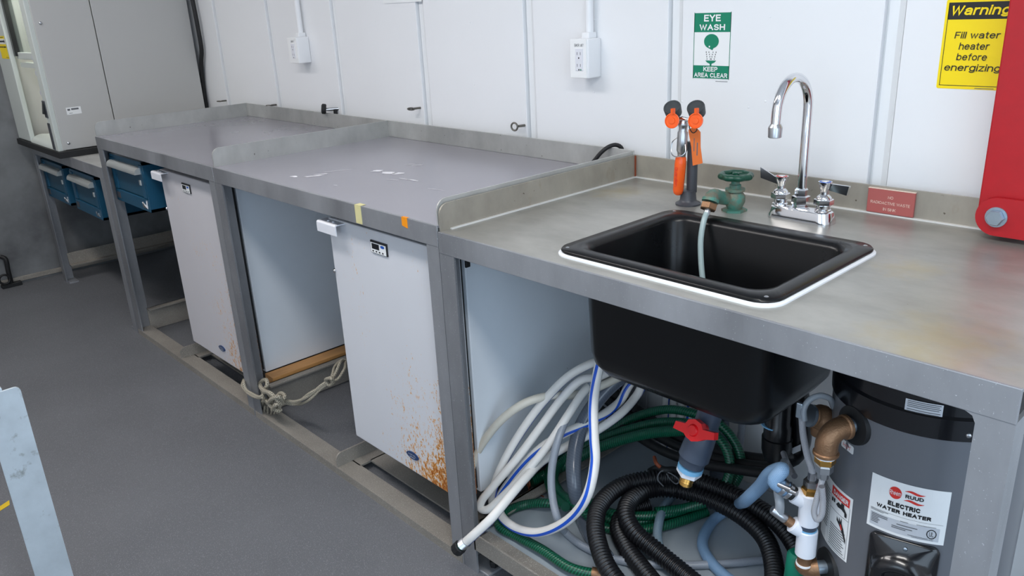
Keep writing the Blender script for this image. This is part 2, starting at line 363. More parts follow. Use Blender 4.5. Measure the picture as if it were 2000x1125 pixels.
def spline(pts, step=.006):
    """Catmull-Rom through the points, resampled evenly"""
    P = [V(p) for p in pts]
    if len(P) == 2: dense = [P[0].lerp(P[1], i / 40) for i in range(41)]
    else:
        Q = [P[0] * 2 - P[1]] + P + [P[-1] * 2 - P[-2]]; dense = []
        for i in range(1, len(Q) - 2):
            p0, p1, p2, p3 = Q[i - 1:i + 3]
            t0 = 0; t1 = t0 + max(1e-5, (p1 - p0).length) ** .5; t2 = t1 + max(1e-5, (p2 - p1).length) ** .5; t3 = t2 + max(1e-5, (p3 - p2).length) ** .5
            for k in range(24):
                t = t1 + (t2 - t1) * k / 24
                a1 = p0 * ((t1 - t) / (t1 - t0)) + p1 * ((t - t0) / (t1 - t0)); a2 = p1 * ((t2 - t) / (t2 - t1)) + p2 * ((t - t1) / (t2 - t1)); a3 = p2 * ((t3 - t) / (t3 - t2)) + p3 * ((t - t2) / (t3 - t2))
                b1 = a1 * ((t2 - t) / (t2 - t0)) + a2 * ((t - t0) / (t2 - t0)); b2 = a2 * ((t3 - t) / (t3 - t1)) + a3 * ((t - t1) / (t3 - t1))
                dense.append(b1 * ((t2 - t) / (t2 - t1)) + b2 * ((t - t1) / (t2 - t1)))
        dense.append(P[-1])
    out = [dense[0]]; acc = 0
    for a, b in zip(dense, dense[1:]):
        L = (b - a).length
        if L < 1e-9: continue
        while acc + L >= step:
            f = (step - acc) / L; a = a.lerp(b, f); out.append(a.copy()); L = (b - a).length; acc = 0
            if L < 1e-9: break
        acc += L
    if (out[-1] - dense[-1]).length > step * .2: out.append(dense[-1])
    return out
def tube(bm, pts, r, seg=12, step=.006, rf=None, stripe=None, sector=None, cap=True):
    """swept tube with UVs (metres along, turns around); sector=(direction, half angle) sweeps only a strip"""
    P = spline(pts, step) if step else [V(p) for p in pts]
    n = len(P); uvl = bm.loops.layers.uv.verify(); rings = []; ss = []; s = 0
    T = [(P[min(i + 1, n - 1)] - P[max(i - 1, 0)]).normalized() for i in range(n)]
    u = T[0].cross(V((0, 0, 1)));
    if u.length < .1: u = T[0].cross(V((1, 0, 0)))
    u.normalize()
    for i in range(n):
        if i: s += (P[i] - P[i - 1]).length
        u = u - T[i] * u.dot(T[i]); u.normalize()
        ss.append(s); rr = r if rf is None else rf(s, r)
        if sector:
            d = V(sector[0]); d = d - T[i] * d.dot(T[i]); d.normalize(); w_ = T[i].cross(d)
            rings.append([bm.verts.new(P[i] + (d * math.cos(a) + w_ * math.sin(a)) * rr) for a in [sector[1] * (k / 2 - 1) for k in range(5)]])
        else:
            w_ = T[i].cross(u)
            rings.append([bm.verts.new(P[i] + (u * math.cos(2 * PI * k / seg) + w_ * math.sin(2 * PI * k / seg)) * rr) for k in range(seg)])
    m = len(rings[0])
    for i in range(n - 1):
        for k in range(m if not sector else m - 1):
            j = (k + 1) % m
            f = bm.faces.new((rings[i][k], rings[i][j], rings[i + 1][j], rings[i + 1][k]))
            for l, (a, b) in zip(f.loops, ((i, k), (i, k + 1), (i + 1, k + 1), (i + 1, k))): l[uvl].uv = (ss[a], b / seg * 2 * PI)
    if cap and not sector:
        bm.faces.new(rings[0][::-1]); bm.faces.new(rings[-1])
    return bm
def rrect(cx, cy, hx, hy, r, n=6):
    out = []
    for sx, sy, a0 in ((1, 1, 0), (-1, 1, 90), (-1, -1, 180), (1, -1, 270)):
        for k in range(n + 1):
            a = math.radians(a0 + 90 * k / n); out.append((cx + sx * (hx - r) + r * math.cos(a), cy + sy * (hy - r) + r * math.sin(a)))
    return out
def loft(bm, rings, close_end=True, close_start=False):
    R_ = [[bm.verts.new(p) for p in ring] for ring in rings]
    for a, b in zip(R_, R_[1:]):
        n = len(a)
        for i in range(n): bm.faces.new((a[i], a[(i + 1) % n], b[(i + 1) % n], b[i]))
    if close_end: bm.faces.new(R_[-1])
    if close_start: bm.faces.new(R_[0][::-1])
    return bm
def letters(items, fmap, depth=None):
    """items: (text, cx, cy, width, height, bold, shear); fmap turns flat coordinates into a point on the surface"""
    bm = B()
    for it in items:
        s, cx, cy, w_, h = it[:5]; vs, fs = mktext(s, *(it[5:7] if len(it) > 5 else ()))
        p0 = fmap(cx, cy); nn = (fmap(cx + 1e-3, cy) - p0).cross(fmap(cx, cy + 1e-3) - p0).normalized()
        bv = [bm.verts.new(fmap(cx + x * w_, cy + y * h) + nn * l * 5e-5) for x, y, l in vs]
        for f in fs:
            try: bm.faces.new([bv[i] for i in f])
            except ValueError: pass
    return bm
def patches(rects, fmap, nx=1):
    bm = B()
    for x0, x1, y0, y1 in rects:
        for k in range(nx):
            a = x0 + (x1 - x0) * k / nx; b = x0 + (x1 - x0) * (k + 1) / nx
            bm.faces.new([bm.verts.new(fmap(*q)) for q in ((a, y0), (b, y0), (b, y1), (a, y1))])
    return bm
def poly(pts, fmap):
    bm = B(); bm.faces.new([bm.verts.new(fmap(*p)) for p in pts]); return bm
def screw(name, p, axis, r, parent, mat='steel', h=.003):
    return obj(name, lathe(B(), p, axis, [(0, r), (h * .5, r), (h * .9, r * .7), (h, r * .3)], 12), mat, parent, True)

# ================================================================== THE SETTING
WY = .74; XL = -3.72; XR = 2.3; YF = -1.85
setp(obj('floor', bx(XL, XR + 2.5, YF, WY, -.05, 0), 'floor'), kind='structure')
setp(obj('ceiling', bx(XL, XR, YF, WY, CEIL, CEIL + .05), 'wall'), kind='structure')
wb = obj('wall_back', bx(XL, XR, WY + .012, WY + .09, 0, CEIL), 'rib'); setp(wb, kind='structure')
ribs = [-3.745, -3.2, -2.655, -2.112, -1.566, -1.0, -.462, .079, .632, 1.18, 1.73]
for i, x in enumerate(ribs):
    nx = ribs[i + 1] if i + 1 < len(ribs) else XR
    a, b_x = max(XL, x + .044), nx
    obj('panel', bx(a, b_x, WY - .006, WY + .012, .0, CEIL, bev=.0012, seg=1), 'wall', wb)
    if x > XL: obj('rib', prism(B(), [(x + .006, WY + .012, 0), (x + .006, WY + .005, 0), (x + .027, WY + .005, 0), (x + .043, WY - .004, 0), (x + .0435, WY + .012, 0)], (0, 0, CEIL)), 'rib', wb)
for u, v in [(1504, 33), (1462, 210), (1495, 198), (1332, 198), (1160, 180), (918, 44), (926, 165), (470, 10), (1161, 38), (745, 150), (733, 42)]:
    p = aty(u, v, WY - .006); obj('rivet', lathe(B(), p, (0, -1, 0), [(0, .0026), (.001, .0024), (.0016, .001)], 10), 'wall', wb, True)
wl = obj('wall_left', bx(XL - .06, XL, YF, WY, 0, CEIL), 'darkwall'); setp(wl, kind='structure')
tr = obj('trim_1', bx(XL, XL + .012, YF, WY - .02, .014, .04, bev=.002), 'rail'); setp(tr, kind='structure')
DY0, DY1, DZ = -1.62, -.18, 2.1      # open doorway in the right-hand end wall
wr_ = B(); box(wr_, XR, XR + .06, YF, DY0, 0, CEIL); box(wr_, XR, XR + .06, DY1, WY, 0, CEIL); box(wr_, XR, XR + .06, DY0, DY1, DZ, CEIL)
setp(obj('wall_right', wr_, 'wall'), kind='structure')
dt = B(); box(dt, XR - .01, XR + .07, DY0 - .03, DY0, 0, DZ + .03); box(dt, XR - .01, XR + .07, DY1, DY1 + .03, 0, DZ + .03); box(dt, XR - .01, XR + .07, DY0, DY1, DZ, DZ + .03)
setp(obj('trim_2', dt, 'alu'), kind='structure')
pd = bpy.data.lights.new('doorway_portal', 'AREA'); pd.shape = 'RECTANGLE'; pd.size = DZ; pd.size_y = DY1 - DY0; pd.cycles.is_portal = True
po = bpy.data.objects.new('doorway_portal', pd); C.objects.link(po); po.location = (XR + .03, (DY0 + DY1) / 2, DZ / 2); po.rotation_euler = (0, PI / 2, 0)
WX0, WX1, WZ0, WZ1 = .75, 2.0, .75, 2.05      # open hatch in the long wall behind the camera
wf_ = B(); box(wf_, XL, WX0, YF - .06, YF, 0, CEIL); box(wf_, WX1, XR, YF - .06, YF, 0, CEIL); box(wf_, WX0, WX1, YF - .06, YF, 0, WZ0); box(wf_, WX0, WX1, YF - .06, YF, WZ1, CEIL)
setp(obj('wall_front', wf_, 'wall'), kind='structure')
wt = B(); box(wt, WX0 - .03, WX0, YF - .07, YF + .01, WZ0 - .03, WZ1 + .03); box(wt, WX1, WX1 + .03, YF - .07, YF + .01, WZ0 - .03, WZ1 + .03); box(wt, WX0, WX1, YF - .07, YF + .01, WZ0 - .03, WZ0); box(wt, WX0, WX1, YF - .07, YF + .01, WZ1, WZ1 + .03)
setp(obj('trim_3', wt, 'alu'), kind='structure')
pd = bpy.data.lights.new('hatch_portal', 'AREA'); pd.shape = 'RECTANGLE'; pd.size = WX1 - WX0; pd.size_y = WZ1 - WZ0; pd.cycles.is_portal = True
po = bpy.data.objects.new('hatch_portal', pd); C.objects.link(po); po.location = ((WX0 + WX1) / 2, YF - .03, (WZ0 + WZ1) / 2); po.rotation_euler = (PI / 2, 0, 0)

# ceiling fixtures
for i, (x, y, pw) in enumerate(LAMPS):
    t = thing('ceiling_light', ['white fluorescent ceiling fixture at the far end of the aisle', 'white fluorescent ceiling fixture above the middle of the aisle', 'white fluorescent ceiling fixture above the aisle by the sink'][i], 'light', (x, y, CEIL - .06), 'ceiling lights over the aisle')
    obj('housing', bx(x - .62, x + .62, y - .16, y + .16, CEIL - .05, CEIL, bev=.006), 'lamp', t)
    obj('diffuser', bx(x - .6, x + .6, y - .14, y + .14, CEIL - .06, CEIL - .05), 'diffuser', t)
    ld = bpy.data.lights.new('tube_light', 'AREA'); ld.shape = 'RECTANGLE'; ld.size = 1.2; ld.size_y = .26; ld.energy = pw; ld.color = LAMP_COL[i]
    lo = bpy.data.objects.new('tube_light', ld); C.objects.link(lo); lo.parent = t; lo.location = (0, 0, -.004)

# ================================================================== BENCHES
def angle_post(x, y, sx, sy, w_, z0, z1, t=.005):
    P = [(0, 0), (w_, 0), (w_, t), (t, t), (t, w_), (0, w_)]
    return prism(B(), [(x + sx * a, y + sy * b, z0) for a, b in P], (0, 0, z1 - z0))
def lip_plate(x, y0, y1, z0, h, th, r=.026):
    pts = [(x, y0, z0), (x, y1, z0), (x, y1, z0 + h)]
    for k in range(7):
        a = math.radians(90 + 90 * k / 6); pts.append((x, y0 + r + r * math.cos(a), z0 + h - r + r * math.sin(a)))
    return prism(B(), pts, (th, 0, 0))
D = .70
def bench(name, label, x0, x1, H, hl, right_lip, topmat, hole=None, lipm='lip', wl_=.05, wr=.045, ap=.05, low=True):
    t = thing(name, label, 'workbench', ((x0 + x1) / 2, D / 2, 0))
    bm = B()
    if hole:
        a, b, c, d = hole
        for q in ((x0, a, .0, D), (b, x1, .0, D), (a, b, .0, c), (a, b, d, D)): box(bm, *q, H - .005, H)
    else: box(bm, x0, x1, 0, D, H - .005, H)
    obj('bench_top', bm, topmat, t)
    obj('apron', bx(x0, x1, -.004, .0015, H - ap, H + .0005, bev=.0012), 'alu', t)
    obj('side_lip', lip_plate(x0, .002, D, H, hl, .005), lipm, t)
    if right_lip: obj('side_lip', lip_plate(x1 - .007, .004, D, H, hl - .002, .004), 'lip', t)
    obj('back_lip', bx(x0, x1, D - .005, D, H, H + hl, bev=.001, seg=1), lipm, t)
    for x, sx, w_ in ((x0, 1, wl_), (x1, -1, wr)):
        obj('post', angle_post(x, -.003, sx, 1, w_, 0, H - ap + .002), 'alu', t)
        obj('post', angle_post(x, D, sx, -1, .05, 0, H - .006), 'alu', t)
    for x, e in ((x0, 1), (x1, -1)):
        zr_ = .112 if e > 0 else .07; obj('side_rail', box(bx(x + e * .006, x + e * .011, .052, D - .052, .004, zr_), x + e * .006, x + e * .04, .052, D - .052, zr_ - .005, zr_), 'rail', t)
    if low:
        obj('floor_rail', box(bx(x0 + .0055, x1 - .0055, -.004, .001, .0, .026), x0 + .0055, x1 - .0055, .001, .056, .021, .026), 'rail', t)
    return t
XM, XLb = -1.188, -2.376
HL, HS = .920, .907
bl = bench('workbench', 'grey-topped metal workbench farthest along the row, over the blue drawer', XLb, XM - .002, HL, .060, False, 'greytop', wl_=.06)
bmid = bench('workbench', 'middle grey-topped metal workbench with tape pieces on its front edge', XM, -.002, HL, .060, True, 'greytop')
hole = (.345, .778, .064, .408)
bs_ = bench('sink_workbench', 'stained stainless steel sink bench with splash lips, nearest the camera', 0, 1.165, HS, .062, False, 'sinktop', hole=hole, lipm='sinklip', wl_=.051, wr=.046, low=False)
obj('rust_streak', bx(.0052, .008, D - .009, D - .0052, HS + .002, HS + .06), 'rustpipe', bs_)
obj('weld_seam', box(bx(.006, 1.16, D - .012, D - .005, HS, HS + .003), .005, .011, .03, D - .01, HS, HS + .003), 'seam', bs_)
obj('shelf_rail', box(bx(.046, 1.12, -.003, .002, .072, .12), .046, 1.12, .002, .05, .094, .099), 'rail', bs_)
obj('shelf', bx(.012, 1.153, .05, D - .006, .088, .094), 'shelf', bs_)
for x in (.04, 1.125): obj('foot_plate', bx(x - .034, x + .045, .004, .07, 0, .008, bev=.002), 'alu', bs_)
obj('anchor_bolt', hexn(B(), (.068, .04, .008), (.068, .04, .026), .012), 'blackmatt', bs_)
for x0 in (.0,):
    obj('post_fillet', prism(B(), [(1.119, -.003, HS - .05), (1.105, -.003, HS - .05), (1.1145, -.003, HS - .0545), (1.119, -.003, HS - .064)], (0, .005, 0)), 'alu', bs_)
# stops and inner rails on the floor frame
for root, xs, x1 in ((bmid, -.63, -.06), (bl, -1.87, -1.25)):
    st = B(); pts = []
    for k in range(7):
        a = math.radians(180 - 90 * k / 6); pts.append((xs, .02 + .02 * math.cos(a) - .002, .05 + .022 * math.sin(a)))
    prism(st, [(xs, -.002, .026)] + pts + [(xs, .145, .072), (xs, .145, .026)], (.006, 0, 0)); box(st, xs, xs + .05, .052, .15, .02, .026)
    obj('freezer_stop', st, 'rail', root)
    if root is bmid: obj('inner_rail', bx(xs + .045, x1, .095, .15, .02, .026), 'rail', root)
    else: obj('inner_rail', bx(xs + .045, x1, .11, .15, .014, .020), 'rail', root)
# marks on the bench
def ftop(z): return lambda x, y: V((x, y, z))
def flake(cx, cy, sx, sy, rot, n=11):
    out = []
    for k in range(n):
        a = 2 * PI * k / n; r = random.uniform(.45, 1)
        x, y = sx * r * math.cos(a), sy * r * math.sin(a); out.append((cx + x * math.cos(rot) - y * math.sin(rot), cy + x * math.sin(rot) + y * math.cos(rot)))
    return out
for u, v, a, b, r in [(614, 344, .05, .011, 1.1), (630, 340, .03, .007, 1.0), (655, 334, .06, .003, 1.05), (575, 345, .022, .012, .4), (738, 334, .025, .014, .9), (760, 338, .035, .018, .3), (777, 339, .022, .016, .6), (806, 352, .03, .007, .1), (790, 350, .03, .003, .1), (815, 323, .03, .005, 1.0), (800, 321, .02, .003, .9), (655, 362, .012, .003, .3), (850, 370, .05, .0015, .2), (764, 351, .03, .003, .3)]:
    p = atz(u, v, HL); obj('dry_residue', poly(flake(p.x, p.y, a, b, r), ftop(HL + .0006)), 'residue', bmid)
ff = lambda x, z: V((x, -.0046, z))
def wrap_tape(name, x0, x1, z0, z1, skew, mat, label):
    bm = B(); prism(bm, [(x0, -.0052, HL + .001), (x1, -.0052, HL + .001), (x1 + skew, -.0052, z0), (x0 + skew * .4, -.0052, z1)], (0, .0012, 0))
    box(bm, x0, x1, -.0052, .012 if mat == 'masking' else .002, HL + .0007, HL + .0013)
    o = obj(name, bm, mat); setp(o, label, 'tape'); return o
wrap_tape('tape_strip', -.336, -.309, HL - .047, HL - .047, 0, 'masking', 'pale cream masking tape strip stuck on the middle bench edge')
wrap_tape('tape_strip', -.134, -.113, HL - .024, HL - .020, 0, 'orangetape', 'short bright orange tape strip stuck on the middle bench edge')

# ================================================================== FREEZERS
def freezer(label, x0, x1, zb, zt, mat, y0=.03, drop=0, logo=True):
    t = thing('freezer', label, 'freezer', ((x0 + x1) / 2, .38, 0))
    obj('door', bx(x0, x1, y0, y0 + .05, zb, zt, bev=.004), mat, t)
    obj('gasket', bx(x0 + .012, x1 - .012, y0 + .05, y0 + .062, zb + .01, zt - .01), 'blackmatt', t)
    bm = bx(x0, x1, y0 + .062, .67, zb, zt - .002, bev=.003)
    for v in bm.verts:
        if v.co.z < zb + .05: v.co.z -= drop * (v.co.y - y0) / .6
    obj('cabinet_body', bm, 'sidewhite', t)
    obj('plinth', bx(x0 + .02, x1 - .02, y0 + .08, .66, max(.026, zb - .05), zb + .001), 'blackmatt', t)
    # bent pull at the top left corner of the door
    hx0, hx1 = x0 - .012, x0 + .085; zh = zt - .004
    h = B(); tk = .003; fy0 = y0 - .030; prof = [(y0 + .004, zh), (fy0 + .006, zh)]
    for k in range(6):
        a = math.radians(90 + 90 * k / 5); prof.append((fy0 + .006 + .006 * math.cos(a), zh - .006 + .006 * math.sin(a)))
    prof.append((fy0, zh - .03))
    outer = [V((hx0, a, b)) for a, b in prof]; inner = [V((hx0, a + (tk if i > 3 else 0), b - (tk if i <= 3 else 0))) for i, (a, b) in enumerate(prof)]
    prism(h, outer + inner[::-1], (hx1 - hx0, 0, 0))
    hd = obj('pull_handle', h, 'white', t)
    for k in (.035, .06): screw('screw', (hx0 + k, y0 - .012, zh), (0, 0, 1), .004, hd, 'white')
    # controller
    cx, cz = x0 + .245, zt - .043
    ct = obj('controller', bx(cx - .037, cx + .037, y0 - .004, y0 + .001, cz - .017, cz + .017, bev=.0015), 'ink', t)
    fm = lambda x, z: V((cx + x, y0 - .0046, cz + z))
    obj('controller_face', patches([(-.034, .034, -.015, .012)], fm), 'signwhite', ct)
    fm2 = lambda x, z: V((cx + x, y0 - .005, cz + z))
    obj('display', patches([(-.029, .004, -.005, .010)], fm2), 'lcd', ct)
    obj('button', patches([(-.028 + k * .0145, -.021 + k * .0145, -.0125, -.0085) for k in range(4)], fm2), 'ink', ct)
    obj('brand_dot', poly([(.019 + .009 * math.cos(a * PI / 8), .006 + .004 * math.sin(a * PI / 8)) for a in range(16)], fm2), 'bluedot', ct)
    # oval badge near the bottom
    bx_, bz = x0 + .30, zb + .055
    obj('badge', prism(B(), [(bx_ + .028 * math.cos(a), y0 - .003, bz + .011 * math.sin(a) * abs(math.sin(a)) ** .3) for a in [2 * PI * k / 28 for k in range(28)]], (0, .003, 0)), pbr('badge_navy', (20, 56, 104), .3), t)
    obj('badge_lettering', letters([('MARVEL', bx_, bz + .0025, .036, .0062)], lambda x, z: V((x, y0 - .0034, z))), 'labelgrey', t)
    obj('badge_print', patches([(bx_ - .012, bx_ + .012, bz - .006, bz - .004)], lambda x, z: V((x, y0 - .0034, z))), 'labelgrey', t)
    screw('screw', (x0 + .004, y0, zt - .155), (-.6, -1, 0), .007, t, 'chrome', .006)
    return t
fz1 = freezer('white freezer with heavily rust-freckled door under the middle bench', -.540, -.030, .160, .848, 'rust1')
fz2 = freezer('white freezer with faintly rust-spotted door, beside the hanging blue drawer', -1.775, -1.255, .122, .842, 'rust2', drop=.0)
# corner latch cover on the near freezer's side
obj('hinge_cover', bx(-.031, -.026, .092, .107, .79, .84, bev=.002), 'blackmatt', fz1)
wd = obj('wood_block', prism(B(), [(-1.252, .085, .070), (-1.252, .46, .085), (-1.252, .46, .1205), (-1.252, .085, .1205)], (.062, 0, 0)), 'wood')
setp(wd, 'pale pine board wedged under the far freezer by the rope', 'wood block')

# ================================================================== ROPE
def P3(l): return [aty(u, v, y) for u, v, y in l]
rt = thing('rope', 'frayed off-white rope knotted around the bench post beside the rusty freezer', 'rope', aty(530, 780, .04))
def rope(pts, name, r=.0055): obj(name, tube(B(), pts, r, 8, .004), 'rope', rt, True)
rope(P3([(482, 742, .03), (476, 748, -.012), (480, 760, -.016), (494, 770, -.016), (508, 775, -.014), (516, 770, -.005)]), 'rope_loop')
rope(P3([(476, 742, .03), (474, 754, -.012), (484, 767, -.018), (500, 776, -.018), (516, 777, -.008)]), 'rope_loop')
kn = [(512, 764, .01), (522, 752, .015), (520, 742, .025), (508, 748, .02), (512, 760, .0), (524, 768, 0), (532, 778, 0), (524, 788, .01), (514, 775, .015), (520, 765, -.01), (531, 770, -.008), (542, 782, 0), (547, 792, .01), (536, 798, .01), (526, 790, .0), (533, 778, -.01), (545, 775, .0), (552, 788, .02), (540, 790, -.006), (532, 800, .0)]
rope(P3(kn), 'knot', .0072)
kn2 = [(540, 776, .02), (548, 768, .03), (556, 774, .03), (550, 784, .015), (542, 795, .01), (548, 802, .01), (538, 800, .0), (520, 782, .0), (514, 790, .02), (522, 800, .03)]
rope(P3(kn2), 'knot', .007)
for k in range(3):
    rope(P3([(548, 780 + 3 * k, .03), (575, 784 + 3 * k, .05 + .01 * k), (605, 772 + 4 * k - (8 if k == 1 else 0), .07), (628, 752 + 3 * k, .1), (642, 744 + 2 * k, .12)]), 'rope_strand', .0048)
rope(P3([(636, 744, .12), (645, 738, .12), (650, 746, .12), (642, 752, .115), (636, 742, .11), (648, 740, .11), (652, 748, .12)]), 'knot', .0055)
for k, (a, b) in enumerate(((654, 716), (664, 709), (672, 722))):
    rope(P3([(645, 744, .12), ((645 + a) / 2, (744 + b) / 2 + k * 4, .14), (a, b, .17), (670 + k * 3, 703 + k * 2, .22), (684, 708, .24)]), 'rope_strand', .0048)
for k in range(5): rope(P3([(518 + k * 5, 792, .01), (516 + k * 7, 802, .012), (517 + k * 6, 811 - k, .02)]), 'frayed_end', .0028)

# ================================================================== FAR LOW TABLE, BLUE DRAWERS, SAFETY CABINET
HT = .782
tb = thing('low_table', 'low metal table carrying the large grey safety cabinet', 'table', (-2.96, .35, 0))
x0, x1 = -3.555, -2.39
obj('table_top', bx(x0, x1, 0, .70, HT - .005, HT), 'lip', tb)
obj('apron', bx(x0, x1, -.004, .001, HT - .05, HT + .0005), 'alu', tb)
obj('back_lip', bx(x0, x1, .695, .70, HT, HT + .07), 'lip', tb)
obj('side_lip', bx(x1 - .006, x1, .05, .69, HT, HT + .06), 'lip', tb)
for x, s in ((x0, 1), (x1, -1)):
    for y, q in ((-.003, 1), (.70, -1)): obj('leg', angle_post(x, y, s, q, .05, 0, HT - .048), 'alu', tb)
    obj('foot_plate', bx(x, x + s * .09, 0, .05, 0, .008), 'alu', tb)
obj('side_rail', box(bx(x0 + .006, x0 + .012, .04, .66, .085, .155), x0 + .006, x0 + .05, .04, .66, .085, .09), 'rail', tb)
obj('back_rail', bx(x0 + .05, x1 - .05, .66, .665, .085, .15), 'rail', tb)

def drawer(label, x, z):
    """x: left edge, z: top"""
    w_, h, d, y = .40, .205, .46, .022
    t = thing('hanging_drawer', label, 'drawer', (x + w_ / 2, y + d / 2, z - h), 'teal blue under-bench drawers')
    bm = B()
    for q in ((x, x + .012, y, y + d, z - h, z), (x + w_ - .012, x + w_, y, y + d, z - h, z), (x, x + w_, y, y + d, z - h, z - h + .012), (x, x + w_, y, y + d, z - .012, z), (x, x + w_, y + d - .01, y + d, z - h, z)): box(bm, *q)
    obj('housing', bm, 'blue', t)
    f = obj('drawer_front', bx(x + .014, x + w_ - .014, y + .004, y + .02, z - h + .056, z - .014), 'blue2', t)
    obj('lower_panel', bx(x + .002, x + w_ - .002, y - .002, y + .016, z - h, z - h + .052, bev=.002), 'blue', t)
    for qa, qb in ((x + .014, x + .05), (x + w_ - .05, x + w_ - .014)): obj('front_stile', bx(qa, qb, y - .002, y + .01, z - h + .056, z - .014), 'blue', f)
    pr = [(x + .03, y + .006, z - .022)]
    for k in range(7):
        a = math.radians(80 + 110 * k / 6); pr.append((x + .03, y - .004 + .022 * math.cos(a), z - .046 + .022 * math.sin(a)))
    prh = prism(B(), pr + [(x + .03, y + .006, z - .05)], (w_ - .06, 0, 0)); obj('pull', prh, 'handle', f)
    obj('lock', bx(x + w_ - .062, x + w_ - .044, y - .006, y + .002, z - .098, z - .076, bev=.002), 'handle', f)
    obj('latch', prism(B(), [(x + w_ - .075, y - .003, z - h + .012), (x + w_ - .03, y - .003, z - h + .012), (x + w_ - .05, y - .014, z - h + .04)], (0, .006, 0)), 'chrome', t)
    obj('name_plate', bx(x + .02, x + .06, y - .004, y - .001, z - h + .014, z - h + .04), 'grey', t)
    return t
drawer('teal blue metal drawer hung under the far workbench beside a freezer', -2.335, .850)
drawer('teal blue metal drawer at the outer left under the low table', -3.53, .702)
drawer('teal blue metal drawer right of its twin under the low table', -3.02, .706)

# biosafety cabinet
cb = thing('safety_cabinet', 'large warm grey biological safety cabinet standing on the low table', 'lab cabinet', (-3.25, .35, HT))
xa, xb, zc0, zc1, ya, yb = -3.63, -2.87, .812, 1.85, -.015, .70
obj('plinth', bx(xa + .01, xb + .035, ya - .032, yb - .02, HT, zc0 - .001), 'blackmatt', cb)
obj('side_panel', bx(xb - .012, xb, ya, .238, zc0 + .002, zc1, bev=.002), 'bscgrey', cb)
obj('side_panel', bx(xb - .012, xb, .242, yb, zc0 + .002, zc1, bev=.002), 'bscgrey', cb)
obj('back_panel', bx(xa, xb - .013, yb - .02, yb, zc0, zc1), 'bscgrey', cb)
obj('left_panel', bx(xa, xa + .012, ya, yb, zc0, zc1), 'bscgrey', cb)
obj('top_panel', bx(xa, xb, ya, yb, zc1, zc1 + .01), 'bscgrey', cb)
obj('left_column', bx(xa + .012, -3.375, ya - .02, ya + .004, zc0 - .0, zc1, bev=.004), 'bscpale', cb)
rc = obj('right_column', bx(-2.955, xb - .012, ya - .02, ya + .012, zc0 - .015, zc1, bev=.004), 'bscpale', cb)
obj('header', bx(-3.374, -2.956, ya + .0, ya + .03, 1.52, zc1), 'bscpale', cb)
obj('liner_back', bx(-3.45, -2.956, .20, .21, zc0 + .02, 1.6), 'cream', cb)
obj('liner_side', bx(-3.45, -3.445, ya + .005, .42, zc0 + .02, 1.6), 'bscgrey', cb)  # grey instead of cream: the inner wall's shade is put into its colour
obj('liner_side', bx(-2.962, -2.957, ya + .06, .42, zc0 + .02, 1.6), 'cream', cb)
obj('work_surface', bx(-3.374, -2.956, ya + .03, .42, zc0 + .01, zc0 + .022), 'bscpale', cb)
obj('work_lamp', cyl(B(), (-3.36, .05, 1.60), (-2.97, .05, 1.60), .012, 12), 'diffuser', cb, True)
hl = bpy.data.lights.new('work_lamp_light', 'AREA'); hl.shape = 'RECTANGLE'; hl.size = .38; hl.size_y = .03; hl.energy = 1.6; hl.color = (.98, 1, .92)
ho = bpy.data.objects.new('work_lamp_light', hl); C.objects.link(ho); ho.parent = cb; ho.location = V((-3.165, .05, 1.585)) - V(cb.location)
sill = B(); pr = []
for k in range(9):
    a = math.radians(180 - 90 * k / 8); pr.append((-3.374, ya + .04 + .06 * math.cos(a), zc0 - .005 + .04 * math.sin(a)))
prism(sill, pr + [(-3.374, ya + .08, zc0 + .03), (-3.374, ya + .08, zc0 - .005)], (.418, 0, 0)); obj('air_foil_sill', sill, 'bscpale', cb, True)
sash = obj('sash_pane', bx(-3.345, -2.957, ya + .022, ya + .027, 1.255, 1.62), 'glass', cb)
obj('sash_rail', box(bx(-3.374, -2.956, ya + .012, ya + .034, 1.225, 1.258, bev=.003), -3.374, -2.956, ya + .018, ya + .05, 1.185, 1.208), 'bscpale', cb)
obj('sash_guide', bx(-3.374, -3.345, ya + .0, ya + .04, 1.24, 1.62), 'black', cb)
obj('blue_notice', patches([(-3.125, -3.025, 1.28, 1.53)], lambda x, z: V((x, ya + .0205, z))), 'bluelabel', sash)
nx0, nx1, nz0, nz1 = -3.535, -3.388, 1.228, 1.338
yl = obj('yellow_notice', patches([(nx0, nx1, nz0, nz1)], lambda x, z: V((x, ya - .0206, z))), 'yellow', cb)
fm = lambda x, z: V((x, ya - .0212, z)); zc_ = nz1 - .026; xc_ = (nx0 + nx1) / 2
obj('arrow_band', patches([(nx0, nx1, zc_ - .013, zc_ + .013)], lambda x, z: V((x, ya - .0209, z))), 'signwhite', yl)
obj('double_arrow', poly([(xc_ + a, zc_ + b) for a, b in ((-.066, 0), (-.046, .011), (-.046, .004), (.046, .004), (.046, .011), (.066, 0), (.046, -.011), (.046, -.004), (-.046, -.004), (-.046, -.011))], fm), 'ink', yl)
obj('notice_print', patches([(xc_ - .065, xc_ - .04, zc_ - .03, zc_ - .024), (xc_ - .033, xc_ + .0, zc_ - .03, zc_ - .024), (xc_ + .008, xc_ + .065, zc_ - .03, zc_ - .024), (xc_ - .05, xc_ + .05, nz1 - .008, nz1 - .005), (xc_ + .02, xc_ + .07, nz0 + .006, nz0 + .008)], fm), 'ink', yl)
sw = obj('switch_plate', bx(-2.965, -2.92, ya - .023, ya - .018, .965, 1.045, bev=.002), 'grey', rc)
obj('rocker', prism(B(), [(-2.955, ya - .023, .98), (-2.955, ya - .034, .985), (-2.955, ya - .026, 1.03), (-2.955, ya - .023, 1.035)], (.025, 0, 0)), 'black', sw)
obj('grey_strip', bx(-2.96, -2.925, ya - .023, ya - .018, .815, .94), 'grey', rc)
